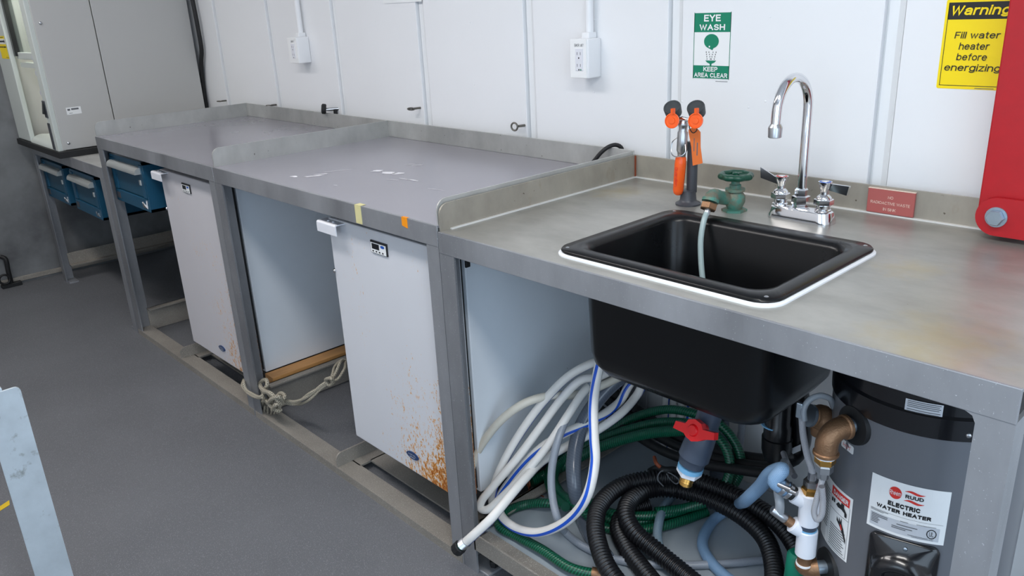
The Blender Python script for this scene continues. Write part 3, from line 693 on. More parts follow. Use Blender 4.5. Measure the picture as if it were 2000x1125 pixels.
for z in (1.24, 1.17, 1.08): obj('vent_hole', lathe(B(), (-2.955, ya - .0195, z), (0, -1, 0), [(0, .012), (.0008, .012)], 14), 'labelgrey', rc)
at_ = obj('asset_tag', bx(xb, xb + .0008, .035, .10, .975, 1.008), 'signwhite', cb)
obj('asset_print', patches([(.04, .052, .993, 1.002), (.057, .09, .995, 1.003), (.045, .06, .98, .982)], lambda y, z: V((xb + .0012, y, z))), 'inkgrey', at_)
for y, z in ((.012, 1.39), (.012, .845)): screw('screw', (xb, y, z), (1, 0, 0), .0075, cb, 'steel', .007)
pw_ = obj('power_cord', tube(B(), [(-2.865, .715, 1.9), (-2.83, .712, 1.55), (-2.815, .712, 1.33), (-2.825, .715, 1.22), (-2.855, .715, 1.16), (-2.89, .718, 1.05), (-2.9, .718, .9), (-2.9, .718, .83)], .011, 10, .02), 'blackmatt', None, True)
setp(pw_, 'thick black cable hanging behind the grey safety cabinet', 'cable')

# latch handle at the foot of the left wall
hk = thing('wall_latch', 'black latch handle at the foot of the dark end wall', 'latch', at(22, 550, 'x', XL + .02))
q = at(22, 552, 'x', XL + .03)
obj('base_plate', bx(XL + .005, XL + .045, q.y - .05, q.y + .05, .0, .022, bev=.003), 'blackmatt', hk)
obj('lever', tube(B(), [(XL + .03, q.y, .02), (XL + .035, q.y, .10), (XL + .035, q.y + .002, .165), (XL + .02, q.y - .015, .178)], .012, 10, .01), 'blackmatt', hk, True)
obj('ring', tube(B(), [(XL + .05, q.y - .03 + .026 * math.cos(a), .055 + .026 * math.sin(a)) for a in [2 * PI * k / 14 for k in range(15)]], .006, 8, .006), 'blackmatt', hk, True)

# ================================================================== WALL FITTINGS
def outlet(name, label, x0, x1, z0, z1, cond_x, code, slots=True):
    yf = WY - .062
    t = thing(name, label, 'outlet', ((x0 + x1) / 2, WY - .006, z0), None)
    obj('outlet_box', bx(x0, x1, yf, WY - .0062, z0, z1, bev=.004, seg=3), 'wall', t, True)
    pl = obj('cover_plate', bx(x0 - .001, x1 - .004, yf - .003, yf + .001, z0 + .001, z1 - .001, bev=.0015), 'signwhite', t)
    cx = (x0 + x1) / 2 + .002; h = z1 - z0
    obj('receptacle', bx(cx - .014, cx + .014, yf - .005, yf - .002, z0 + .021, z0 + h * .76, bev=.001), 'white', pl)
    f = lambda x, z: V((cx + x, yf - .0054, z0 + z))
    r = []
    for b in (.061, .029): r += [(-.0065, -.0052, b + .003, b + .011), (.0052, .0065, b + .003, b + .011), (-.002, .002, b - .007, b - .003)]
    obj('socket_slots', patches(r, f), 'ink', pl)
    if slots: obj('status_light', patches([(.005, .009, .022, .026)], f), 'signgreen', pl)
    obj('stencil', letters([(code, cx, z1 - .017, .034 if len(code) > 4 else .020, .008)], lambda x, z: V((x, yf - .0036, z))), 'inkgrey', pl)
    cd_ = obj('conduit', cyl(B(), (cond_x, WY - .024, z1 - .004), (cond_x, WY - .024, CEIL), .0115, 16), 'wall', t, True)
    obj('conduit_collar', bx(cond_x - .015, cond_x + .013, WY - .042, WY - .008, z1 - .002, z1 + .016, bev=.003), 'wall', cd_)
    return t
outlet('wall_outlet', 'white electrical outlet box on the wall above the middle bench\'s right end', -.214, -.149, 1.170, 1.277, -.176, 'BKR #7')
outlet('wall_outlet', 'white electrical outlet box on the pinkish wall above the farthest workbench', -1.838, -1.760, 1.178, 1.284, -1.79, 'BKR', False)
eyes = [(446, 196, 'leftmost wire eye hook on the wall rib, nearest the safety cabinet'), (544, 204, 'wire eye hook on the wall left below the far outlet box'), (826, 210, 'steel eye bolt on the wall just right of the middle bench back corner'), (1030, 244, 'rightmost steel eye bolt with round ring, behind the middle bench')]
for k, (u, v, lb) in enumerate(eyes):
    p = aty(u, v, WY + .004); t = thing('eye_bolt', lb, 'eye bolt', p, 'eye bolts along the wall ribs')
    obj('shank', cyl(B(), p, p + V((-.006, -.034, 0)), .004), 'darksteel', t, True)
    rr = .012; c_ = p + V((-.016, -.042, -.001)); wx = V((-.62, -.55, 0)).normalized() if k < 3 else V((1, .2, 0)).normalized(); wz = V((.6, -.6, .35)).normalized() if k < 3 else V((0, 0, 1))
    obj('ring', tube(B(), [c_ + wx * rr * math.cos(a) + wz * rr * math.sin(a) * (1 if k > 1 else .6) for a in [2 * PI * i / 16 for i in range(17)]], .0030 if k > 1 else .0020, 8, .004), 'darksteel', t, True)
p = aty(665, 212, WY + .004); t = thing('wall_valve', 'small black knobbed fitting on the wall rib behind the far workbench', 'wall fitting', p)
obj('knob', lathe(B(), p + V((-.03, -.05, .002)), (-.5, -.8, .15), [(0, .018), (.004, .021), (.016, .021), (.02, .015)], 16), 'blackmatt', t, True)
obj('stem', cyl(B(), p, p + V((-.03, -.05, 0)), .007), 'steel', t, True)
obj('outlet_stub', cyl(B(), p + V((-.01, -.02, -.028)), p + V((-.01, -.02, .0)), .008), 'blackmatt', t, True)
p0 = aty(747, -14, WY - .008); p1 = aty(823, 3, WY - .008)
setp(obj('wall_notice', bx(p0.x, p1.x, WY - .009, WY - .006, p1.z, p1.z + .28), 'signwhite'), 'white paper notice on the wall at the top edge of the view', 'notice')
bcord = obj('extension_cord', tube(B(), [aty(u, v, y) for u, v, y in ((1150, 326, .655), (1163, 311, .665), (1175, 297, .675), (1190, 286, .690), (1203, 283, .706), (1213, 288, .718), (1217, 305, .724))], .006, 10, .006), 'blackmatt', None, True)
setp(bcord, 'black cord looping over the back lip of the middle bench', 'cord')

# --- signs
def plane_map(y): return lambda x, z: V((x, y, z))
sy = WY - .0068
def rr_sheet(x0, x1, z0, z1, r, y, th=.0008):
    return prism(B(), [(x, y, z) for x, z in rrect((x0 + x1) / 2, (z0 + z1) / 2, (x1 - x0) / 2, (z1 - z0) / 2, r, 4)], (0, th, 0))
x0, x1, z0, z1 = .1585, .2675, 1.176, 1.3365
es = obj('eyewash_sign', rr_sheet(x0, x1, z0, z1, .004, sy), 'signwhite'); setp(es, 'green and white eye wash sign on the wall above the eyewash unit', 'sign')
f1 = plane_map(sy - .0005); f2 = plane_map(sy - .001); cx = (x0 + x1) / 2
obj('green_field', patches([(x0 + .0015, x1 - .0015, z1 - .047, z1 - .0015), (x0 + .0015, x1 - .0015, z0 + .0015, z0 + .033), (x0 + .0015, x0 + .003, z0, z1), (x1 - .003, x1 - .0015, z0, z1)], f1), 'signgreen', es)
obj('title_lettering', letters([('EYE', cx, z1 - .0135, .048, .0165, .025), ('WASH', cx, z1 - .0355, .074, .0165, .025)], f2), 'signwhite', es)
obj('footer_lettering', letters([('KEEP', cx - .001, z0 + .0245, .042, .0125, .025), ('AREA CLEAR', cx, z0 + .010, .098, .0125, .025)], f2), 'signwhite', es)
hc = (cx - .001, z1 - .069)
obj('pictogram', poly([(hc[0] + .0215 * math.cos(a), hc[1] + .0175 * math.sin(a)) for a in [math.radians(t_) for t_ in range(-50, 240, 12)]] + [(hc[0] - .004, hc[1] - .018), (hc[0] + .004, hc[1] - .0215), (hc[0] + .006, hc[1] - .017)], f1), 'signgreen', es)
obj('pictogram_eye', poly([(hc[0] - .005 + .0022 * math.cos(a), hc[1] - .0125 + .0022 * math.sin(a)) for a in [2 * PI * k / 10 for k in range(10)]], f2), 'signwhite', es)
bz_ = hc[1] - .046
obj('pictogram_basin', poly([(cx - .017, bz_), (cx - .012, bz_ - .005), (cx - .004, bz_ - .008), (cx - .003, bz_ - .0135), (cx + .001, bz_ - .0135), (cx + .002, bz_ - .008), (cx + .010, bz_ - .005), (cx + .015, bz_)], f1), 'signgreen', es)
dr = []
for c0, c1 in ((-.014, -.010), (-.006, .0), (.006, .0), (.0145, .0085)):
    for k in range(4):
        x = cx - .001 + c0 + (c1 - c0) * k / 4; z = hc[1] - .026 - k * .0055; dr.append((x - .0009, x + .0009, z - .0016, z + .0016))
obj('pictogram_drops', patches(dr, f1), 'ink', es)
obj('fine_print', patches([(x1 - .04, x1 - .005, z0 - .0055, z0 - .0042)], plane_map(WY - .0066)), 'inkgrey', es)

x0, x1, z0, z1 = .7545, .889, 1.1765, 1.348
ws = obj('warning_sign', rr_sheet(x0, x1, z0, z1, .004, sy), 'yellow'); setp(ws, 'yellow and black warning sign partly hidden behind the red post', 'sign')
cx = (x0 + x1) / 2
bd = B()
for q in ((x0 + .005, x0 + .0062, z0 + .006, z1 - .006), (x1 - .0062, x1 - .005, z0 + .006, z1 - .006), (x0 + .005, x1 - .005, z0 + .006, z0 + .0072)):
    bd.faces.new([bd.verts.new(f1(*c_)) for c_ in ((q[0], q[2]), (q[1], q[2]), (q[1], q[3]), (q[0], q[3]))])
obj('border', bd, 'ink', ws)
obj('header_field', patches([(x0 + .005, x1 - .005, z1 - .038, z1 - .006)], f1), 'ink', ws)
obj('header_lettering', letters([('Warning', cx - .002, z1 - .0225, .106, .0225, .02, .2)], f2), 'yellow', ws)
obj('lettering', letters([('Fill water', cx - .003, z1 - .068, .083, .0135, .006, .12), ('heater', cx - .006, z1 - .0885, .056, .0135, .006, .12), ('before', cx - .008, z1 - .109, .056, .0135, .006, .12), ('energizing!', cx - .002, z1 - .131, .108, .0165, .006, .12)], f2), 'ink', ws)
obj('fine_print', patches([(cx + .005, cx + .04, z0 + .0018, z0 + .003)], f1), 'inkgrey', ws)

x0, x1, z0, z1 = .657, .757, HS + .001, HS + .057
ns = obj('waste_sign', bx(x0, x1, D - .012, D - .0055, z0 + .003, z1, bev=.0008, seg=1), 'signred'); setp(ns, 'small maroon radioactive waste plaque propped on the sink splash lip', 'sign')
f = plane_map(D - .0125); cx = (x0 + x1) / 2
obj('lettering', letters([('NO', cx, z1 - .0165, .011, .0068), ('RADIOACTIVE WASTE', cx, z1 - .0295, .084, .0068), ('IN SINK', cx, z1 - .043, .027, .0068)], f), 'cream_letter', ns)
obj('edge_strip', bx(x0, x1, D - .0122, D - .0052, z1 - .0002, z1 + .0008), 'cream_letter', ns)

# ================================================================== RED POST
rp = thing('red_post', 'bright red steel post bolted to a pivot plate behind the sink bench', 'post', (.94, .645, .918))
yp = .62; px0, px1 = .8955, .975
obj('upright_tube', bx(px0, px1, yp + .012, yp + .075, .935, CEIL, bev=.003), 'red', rp)
c_ = V((.9335, yp, .9555)); R_ = .037
pl = [(c_.x + R_ * math.cos(a), c_.z + R_ * math.sin(a)) for a in [math.radians(90 + 180 * k / 16) for k in range(17)]]
for y0_ in (yp, yp + .075):
    obj('pivot_plate', prism(B(), [(x, y0_, z) for x, z in pl + [(1.12, c_.z - R_), (1.12, c_.z + R_)]], (0, .010, 0)), 'red', rp)
obj('wall_bracket', bx(1.06, 1.12, yp + .0852, WY - .006, c_.z - R_, c_.z + R_, bev=.003), 'red', rp)
obj('spacer', bx(1.06, 1.12, yp + .0102, yp + .0748, c_.z - R_, c_.z + R_), 'red', rp)
obj('washer', lathe(B(), c_, (0, -1, 0), [(0, .0195), (.0025, .0195), (.0025, .012)], 28), 'galv', rp, True)
obj('pivot_bolt', hexn(B(), c_ + V((0, -.0025, 0)), c_ + V((0, -.0145, 0)), .0155), 'galv', rp)
obj('bolt_shank', cyl(B(), c_ + V((0, .0101, 0)), c_ + V((0, .09, 0)), .008), 'galv', rp)

# ================================================================== SINK
sk = thing('sink', 'black drop-in sink basin set into the stained steel bench', 'sink', (.56, .236, .636))
sx, sy_ = .5595, .2365
def ring(hx, hy, r, z): return [(x, y, z) for x, y in rrect(sx, sy_, hx, hy, r)]
zr = HS
ib = [ring(.238, .197, .04, zr + .004), ring(.240, .199, .04, zr + .009), ring(.238, .197, .04, zr + .0125), ring(.212, .171, .035, zr + .0135), ring(.205, .160, .04, zr + .011), ring(.201, .152, .04, zr - .0), ring(.198, .145, .045, .70), ring(.190, .138, .05, .668), ring(.170, .12, .05, .655), ring(.10, .07, .04, .650), ring(.02, .02, .019, .648)]
ob = [ring(.238, .197, .04, zr + .004), ring(.213, .166, .04, zr + .003), ring(.210, .158, .04, zr - .01), ring(.207, .153, .045, .69), ring(.203, .150, .05, .664), ring(.190, .138, .055, .644), ring(.165, .12, .055, .638), ring(.10, .07, .04, .637), ring(.02, .02, .019, .636)]
bm = loft(B(), ib); obj('basin_inside', bm, 'sink', sk, True, angle=60)
bm = loft(B(), ob); bmesh.ops.reverse_faces(bm, faces=bm.faces); obj('basin_shell', bm, 'sink', sk, True, angle=60)
bm = loft(B(), [ring(.2445, .2035, .043, zr), ring(.2445, .2035, .043, zr + .003), ring(.241, .200, .041, zr + .0055), ring(.232, .19, .04, zr + .0055)], False); obj('caulk_bead', bm, 'caulk', sk, True)
for x, y in ((-1, -1), (-1, 1), (1, -1), (1, 1)): screw('screw', (sx + x * .219, sy_ + y * .178, zr + .0118), (0, 0, 1), .004, sk, 'steel', .002)
# drain valve under the basin
dv = thing('drain_valve', 'grey plastic drain valve with red handle under the sink', 'valve', aty(1362, 850, .22))
top = V((.592, .235, .637)); mid_ = aty(1372, 850, .215); low_ = aty(1350, 908, .20); tip = aty(1341, 938, .198)
obj('tail_pipe', cyl(B(), top, mid_.lerp(top, .2), .026), 'greypvc', dv, True)
obj('valve_body', lathe(B(), mid_.lerp(top, .25), low_ - mid_, [(0, .024), (.01, .029), (.06, .032), (.085, .033), (.09, .029), ((low_ - mid_).length + .03, .027)], 24), 'greypvc', dv, True)
ax = (tip - low_).normalized()
obj('glue_ring', cyl(B(), low_ + ax * .0, low_ + ax * .01, .0275), 'bluecement', dv, True)
obj('white_bushing', hexn(B(), low_ + ax * .006, low_ + ax * .024, .027), 'pvc', dv)
obj('brass_nipple', lathe(B(), low_ + ax * .024, ax, [(0, .012), (.006, .015), (.008, .013), (.012, .015), (.014, .013), (.018, .015), (.02, .013), (.026, .015), (.03, .012)], 18), 'brass', dv, True)
hp = aty(1362, 840, .172)
hd = B(); dirx = (aty(1404, 856, .168) - aty(1319, 824, .176)).normalized(); nrm = V((-.1, -1, .35)).normalized(); up_ = nrm.cross(dirx).normalized()
pts = [(-.050, .010), (-.046, -.006), (-.022, -.008), (-.016, -.018), (0, -.023), (.016, -.018), (.022, -.008), (.050, -.010), (.052, .004), (.030, .010), (.016, .018), (0, .023), (-.014, .018), (-.022, .012)]
prism(hd, [hp + dirx * a + up_ * -b for a, b in pts], nrm * .014); h_ = obj('red_handle', hd, 'redplastic', dv)
obj('handle_hub', lathe(B(), hp - nrm * .022, nrm, [(0, .013), (.036, .013), (.04, .010)], 16), 'redplastic', h_, True)
# P-trap behind it
tp = thing('drain_trap', 'black plastic drain trap hanging behind the sink basin', 'pipe trap', aty(1525, 895, .38))
a0 = aty(1518, 805, .38)
obj('trap_body', lathe(B(), aty(1515, 900, .38), (0, 0, 1), [(0, .012), (.006, .026), (.03, .032), (.06, .033), (.062, .030), (.09, .030), (.095, .026), (.21, .024)], 20), 'black', tp, True)
obj('trap_ring', lathe(B(), aty(1515, 829, .38), (0, 0, 1), [(0, .031), (.003, .031)], 20), 'bluecement', tp, True)
obj('trap_bend', tube(B(), P3([(1520, 885, .38), (1540, 895, .40), (1557, 880, .42), (1565, 850, .42), (1562, 800, .42), (1558, 760, .42)]), .022, 14, .01), 'black', tp, True)
obj('trap_tag', patches([(0, 1, 0, 1)], lambda a, b: aty(1546 + 18 * a + 0 * b, 888 - 12 * b - 8 * a, .395)), 'labelgrey', tp)

# ================================================================== FAUCET
ft = thing('faucet', 'chrome gooseneck sink faucet with two lever handles', 'faucet', (.585, .55, HS))
fy = .555
bm = loft(B(), [[(x, y, HS + z) for x, y in rrect(.574, fy, hx, hy, min(hy, .026) - .001, 6)] for hx, hy, z in ((.074, .031, 0), (.074, .031, .004), (.069, .026, .025), (.064, .021, .028))], True, True)
obj('deck_plate', bm, 'chrome', ft, True)
def body(x, name):
    o = obj(name, lathe(B(), (x, fy, HS + .027), (0, 0, 1), [(0, .0170), (.003, .0170), (.005, .0145), (.016, .0145)], 24), 'chrome', ft, True)
    obj('packing_nut', hexn(B(), (x, fy, HS + .040), (x, fy, HS + .053), .0205), 'chrome', o)
    obj('bonnet', lathe(B(), (x, fy, HS + .053), (0, 0, 1), [(0, .0165), (.004, .0155), (.007, .0125), (.010, .0085), (.02, .008)], 24), 'chrome', o, True)
    return o
for x, ang, dot in ((.522, math.radians(200), 'reddot'), (.622, math.radians(-12), 'bluedot')):
    body(x, 'valve_body')
    z = HS + .068
    h_ = obj('lever_handle', lathe(B(), (x, fy, z), (0, 0, 1), [(0, .0085), (.004, .009), (.018, .0145), (.022, .0145)], 20), 'chrome', ft, True)
    d = V((math.cos(ang), math.sin(ang), 0)); n = V((-d.y, d.x, 0)); p = V((x, fy, z + .012))
    bl_ = B(); prism(bl_, [p + d * .008 + V((0, 0, -.007)), p + d * (.044 if x < .55 else .054) + V((0, 0, -.011 + (.016 if x < .55 else 0))), p + d * (.046 if x < .55 else .058) + V((0, 0, .009 + (.020 if x < .55 else 0))), p + d * .010 + V((0, 0, .007))], n * .006)
    obj('lever_blade', bl_, 'chrome', h_)
    obj('index_ring', lathe(B(), (x, fy, z + .0215), (0, 0, 1), [(0, .0118), (.001, .0118), (.001, .008)], 18), dot, h_, True)
    obj('index_cap', lathe(B(), (x, fy, z + .0222), (0, 0, 1), [(0, .008), (.001, .0078), (.0016, .004)], 16), 'chrome', h_, True)
gx = .5705
obj('spout_nut', lathe(B(), (gx, fy, HS + .026), (0, 0, 1), [(0, .017), (.008, .017), (.009, .0195), (.026, .0195), (.028, .014), (.040, .0135), (.044, .0105)], 6), 'chrome', ft)
gp = [(gx, fy, HS + .03), (gx, fy, 1.0), (gx, fy, 1.08), (gx, fy, 1.145)]
rg = .0635
for k in range(1, 12):
    a = PI * k / 12; gp.append((gx, fy - rg + rg * math.cos(a), 1.148 + rg * 1.05 * math.sin(a)))
gp += [(gx, fy - 2 * rg, 1.146), (gx, fy - 2 * rg - .001, 1.125)]
obj('gooseneck_spout', tube(B(), gp, .0098, 18, .005), 'chrome', ft, True)
e = V((gx, fy - 2 * rg - .001, 1.131))
obj('aerator', lathe(B(), e, (0, 0, -1), [(0, .0102), (.006, .0135), (.008, .0142), (.026, .0135), (.027, .0125)], 20), 'steel', ft, True)

# ================================================================== EYEWASH
ew = thing('eyewash_unit', 'handheld eyewash with orange grip standing at the sink back', 'eyewash', (.298, .52, HS))
ex, ey = .300, .525
obj('base_flange', lathe(B(), (ex, ey, HS), (0, 0, 1), [(0, .030), (.004, .030), (.008, .022), (.012, .0195), (.034, .0175), (.036, .013)], 26), 'grey', ew, True)
obj('holder_tube', cyl(B(), (ex + .005, ey + .006, HS + .03), (ex + .005, ey + .006, HS + .15), .0125, 18), 'grey', ew, True)
gxy = V((.289, .503, 0))
obj('orange_grip', lathe(B(), gxy + V((-.002, -.002, HS + .026)), (.05, .03, 1), [(0, .006), (.004, .0105), (.012, .0125), (.075, .0135), (.088, .0125), (.092, .0105)], 20), 'orange', ew, True)
obj('grip_lettering', letters([('Guardian', 0, 0, .046, .0075)], lambda a, b: gxy + V((.0015 + b, -.0148, HS + .072 - a))), 'labelred', ew)
va = gxy + V((.004, .001, HS + .118))
obj('chrome_valve', lathe(B(), va, (.02, .02, 1), [(0, .009), (.010, .010), (.014, .0125), (.056, .0125), (.06, .010), (.068, .010), (.072, .012), (.078, .012), (.085, .007)], 20), 'steel', ew, True)
obj('trigger_wire', tube(B(), [va + V(q) for q in ((-.008, -.006, .045), (-.020, -.008, .035), (-.021, -.012, .016), (-.014, -.016, .004), (.006, -.018, .003), (.018, -.012, .012), (.014, -.006, .03))], .0014, 6, .004), 'steel', ew, True)
hj = va + V((.002, 0, .088))
obj('head_arms', tube(B(), [hj + V((-.030, .006, .006)), hj + V((-.014, 0, -.002)), hj, hj + V((.016, 0, -.002)), hj + V((.030, .006, .006))], .005, 10, .004), 'chrome', ew, True)
for u, v in ((1315, 212), (1361, 212)):
    c_ = aty(u, v, .515)
    obj('spray_head', lathe(B(), c_ + V((0, .004, -.014)), (.2, -.62, .75), [(0, .012), (.004, .019), (.024, .0205), (.027, .0195), (.027, .017), (.0255, .016)], 24), 'cap', ew, True)
    k_ = aty(u - 1.5, v + 24, .487); nn = V((.25, -1, .18)).normalized()
    dc = obj('dust_cover', lathe(B(), k_, nn, [(0, .0165), (.002, .0175), (.004, .0175), (.0045, .0155), (.003, .0145), (.003, .0075), (.0045, .007), (.0048, .003)], 26), 'orange', ew, True)
    obj('hinge_strap', bx(k_.x - .003, k_.x + .003, k_.y - .004, k_.y + .006, k_.z + .015, k_.z + .028), 'orange', dc)
tg = B(); q0 = aty(1355, 253, .515)
tgp = [(-.010, .0), (-.004, .004), (.006, .003), (.013, -.006), (.014, -.04), (.019, -.078), (-.0, -.084), (-.004, -.04), (-.010, -.006)]
prism(tg, [q0 + V((a, .012 * a / .02, b)) for a, b in tgp], (0, .0008, 0)); ot = obj('inspection_tag', tg, 'tagorange'); setp(ot, 'orange card inspection tag tied to the eyewash head', 'tag')
obj('tag_tie', tube(B(), [q0 + V(q) for q in ((-.008, -.008, .016), (-.002, -.012, .002), (.006, -.01, -.006), (.013, -.006, .002), (.008, -.008, .008))], .0012, 6, .003), 'blackmatt', ot, True)
obj('tag_writing', patches([(.007, .009, -.06, -.03), (.001, .0025, -.05, -.02)], lambda a, b: q0 + V((a, .012 * a / .02 - .0006, b))), 'inkgrey', ot)

# ================================================================== GATE VALVE AND TUBE
gv = thing('gate_valve', 'weathered bronze gate valve with green handwheel behind the sink', 'valve', (.416, .53, HS))
g0 = V((.420, .535, HS))
obj('valve_foot', lathe(B(), g0, (0, 0, 1), [(0, .029), (.005, .029), (.0055, .016)], 6), 'verdigris', gv)
obj('valve_body', lathe(B(), g0, (0, 0, 1), [(.005, .016), (.012, .019), (.022, .0235), (.036, .0235), (.046, .016), (.047, .022), (.053, .022), (.054, .013), (.062, .013), (.063, .0095), (.072, .0095)], 20), 'verdigris', gv, True)
obj('stem', cyl(B(), g0 + V((0, 0, .07)), g0 + V((0, 0, .082)), .0045, 12), 'bronze', gv, True)
hw = g0 + V((0, 0, .082)); ww = B()
rw = .032
tube(ww, [hw + V((rw * math.cos(a) * (1 + .05 * math.cos(8 * a)), rw * math.sin(a) * (1 + .05 * math.cos(8 * a)), 0)) for a in [2 * PI * k / 64 for k in range(65)]], .0072, 10, .003)
for k in range(4):
    a = PI / 4 + PI / 2 * k; tube(ww, [hw, hw + V((rw * math.cos(a), rw * math.sin(a), 0))], .0042, 8, .005)
lathe(ww, hw + V((0, 0, -.005)), (0, 0, 1), [(0, .008), (.01, .008), (.013, .005)], 12)
obj('handwheel', ww, 'green', gv, True)
el = [g0 + V((-.006, -.004, .028)), aty(1408, 386, .500), aty(1395, 382, .455), aty(1388, 389, .418), aty(1386, 397, .404)]
obj('elbow', tube(B(), el, .0155, 14, .004), 'verdigris', gv, True)
dn = (aty(1381, 414, .394) - el[-1]).normalized()
obj('elbow_collar', cyl(B(), el[-1] - dn * .010, el[-1] - dn * .003, .0185, 18), 'verdigris', gv, True)
obj('hose_nut', hexn(B(), el[-1], el[-1] + dn * .015, .0185), 'bronze', gv)
nb = el[-1] + dn * .013
obj('hose_barb', cyl(B(), nb, nb + dn * .014, .007, 12), 'steel', gv, True)
ct_ = obj('clear_tube', tube(B(), [nb + dn * .006, aty(1375, 430, .380), aty(1369, 465, .362), aty(1369, 505, .348), aty(1373, 550, .335), aty(1379, 590, .325)], .0062, 12, .006), 'cleartube', None, True)
setp(ct_, 'pale clear plastic tube hanging from the valve into the sink', 'tube')

# ================================================================== WATER HEATER
HC = V((.966, .307, 0)); HR = .16
def cylhit(u, v, R=HR):
    d = ray(u, v); ox, oy = CAMP.x - HC.x, CAMP.y - HC.y
    a = d.x ** 2 + d.y ** 2; b = 2 * (ox * d.x + oy * d.y); c = ox * ox + oy * oy - R * R; q = b * b - 4 * a * c
    t = (-b - math.sqrt(max(0, q))) / (2 * a); p = CAMP + d * t
    return math.atan2(p.x - HC.x, -(p.y - HC.y)), p.z
def cm(R): return lambda a, z: V((HC.x + R * math.sin(a), HC.y - R * math.cos(a), z))
wh = thing('water_heater', 'grey cylindrical electric water heater with black cap under the bench', 'water heater', (HC.x, HC.y, .094))
obj('tank', lathe(B(), (HC.x, HC.y, .094), (0, 0, 1), [(0, HR - .006), (.004, HR), (.64, HR)], 72), 'heater', wh, True)
cp = obj('top_cap', lathe(B(), (HC.x, HC.y, .713), (0, 0, 1), [(0, HR), (0, HR + .003), (.036, HR + .0035), (.040, HR - .001), (.13, HR - .001), (.143, HR - .012), (.146, .0)], 72), 'heaterblack', wh, True, angle=25)
def cpatch(R, corners, n=10):
    """label on the tank: corner pixels -> angle and height"""
    (a0, z0), (a1, z1), (a2, z2), (a3, z3) = [cylhit(*c_) for c_ in corners]   # tl tr br bl
    return (a0 + a3) / 2, (a1 + a2) / 2, (z2 + z3) / 2, (z0 + z1) / 2
def cgrid(R, a0, a1, z0, z1, n=14, th=0):
    f = cm(R); bm = B()
    for k in range(n):
        A = a0 + (a1 - a0) * k / n; Bq = a0 + (a1 - a0) * (k + 1) / n
        bm.faces.new([bm.verts.new(f(*q)) for q in ((A, z0), (Bq, z0), (Bq, z1), (A, z1))])
    bmesh.ops.remove_doubles(bm, verts=bm.verts, dist=1e-6)
    return bm
# main label
a0, a1, z0, z1 = cpatch(HR, [(1703, 921), (1857, 961), (1845, 1060), (1694, 1028)])
lb = obj('rating_label', cgrid(HR + .0006, a0, a1, z0, z1), 'signwhite', wh)
f = cm(HR + .0011); W = a1 - a0; Hh = z1 - z0; f3 = cm(HR + .0015)
def L_(x, y): return a0 + W * x, z0 + Hh * y
items = []
for s, x, y, w_, h, bd_ in (('ELECTRIC', .46, .572, .41, .090, .052), ('WATER HEATER', .46, .46, .70, .090, .052)):
    items.append((s, a0 + W * x, z0 + Hh * y, W * w_, Hh * h, bd_))
obj('lettering', letters(items, f), 'ink', lb)
obj('red_emblem', poly([L_(.335 + .082 * math.cos(t_), .79 + .112 * math.sin(t_)) for t_ in [2 * PI * k / 24 for k in range(24)]], f), 'labelred', lb)
obj('emblem_lettering', letters([('Rheem', a0 + W * .335, z0 + Hh * .79, W * .15, Hh * .085)], f3), 'signwhite', lb)
obj('wordmark', letters([('RUUD', a0 + W * .575, z0 + Hh * .785, W * .225, Hh * .07, .03)], f3), 'ink', lb)
def swoosh(y0, amp, th):
    t_ = []
    for k in range(11): x = .45 + .25 * k / 10; t_.append((x, y0 + amp * math.sin(2 * PI * k / 10) + th * .5 * math.sin(PI * k / 10)))
    for k in range(10, -1, -1): x = .45 + .25 * k / 10; t_.append((x, y0 + amp * math.sin(2 * PI * k / 10) - th * .5 * math.sin(PI * k / 10) - .004))
    return [L_(*q) for q in t_]
for yy in (.87, .70):
    obj('red_swoosh', poly(swoosh(yy, .015, .042), f), 'labelred', lb)
obj('data_panel', cgrid(HR + .0009, a0 + W * .04, a0 + W * .93, z0 + Hh * .05, z0 + Hh * .30), 'labelgrey', lb)
pr_ = [(.04, .96, .372, .376)] + [(.06 + .2 * 0, .06 + w_, y, y + .014) for w_, y in ((.22, .265), (.22, .235), (.10, .205), (.12, .175), (.10, .145), (.1, .115))] + [(.40, .66, .225, .239), (.34, .60, .175, .189), (.34, .52, .145, .159), (.44, .54, .30, .309), (.64, .88, .31, .318), (.55, .80, .085, .093), (.60, .80, .065, .071), (.04, .28, .355, .363), (.04, .22, .335, .342)]
obj('fine_print', patches([(a0 + W * q[0], a0 + W * q[1], z0 + Hh * q[2], z0 + Hh * q[3]) for q in pr_], f3, 4), 'inkgrey', lb)
rb = []
for k in range(24):
    t0, t1 = 2 * PI * k / 24, 2 * PI * (k + 1) / 24
    rb.append([L_(.835 + r * .062 * math.cos(t_), .185 + r * .088 * math.sin(t_)) for r, t_ in ((.82, t0), (1, t0), (1, t1), (.82, t1))])
bm = B()
for q in rb: bm.faces.new([bm.verts.new(f3(*c_)) for c_ in q])
obj('listing_mark', bm, 'ink', lb)
obj('listing_letters', letters([('UL', a0 + W * .835, z0 + Hh * .185, W * .055, Hh * .085), ('LISTED', a0 + W * .835, z0 + Hh * .075, W * .06, Hh * .022)], f3), 'ink', lb)
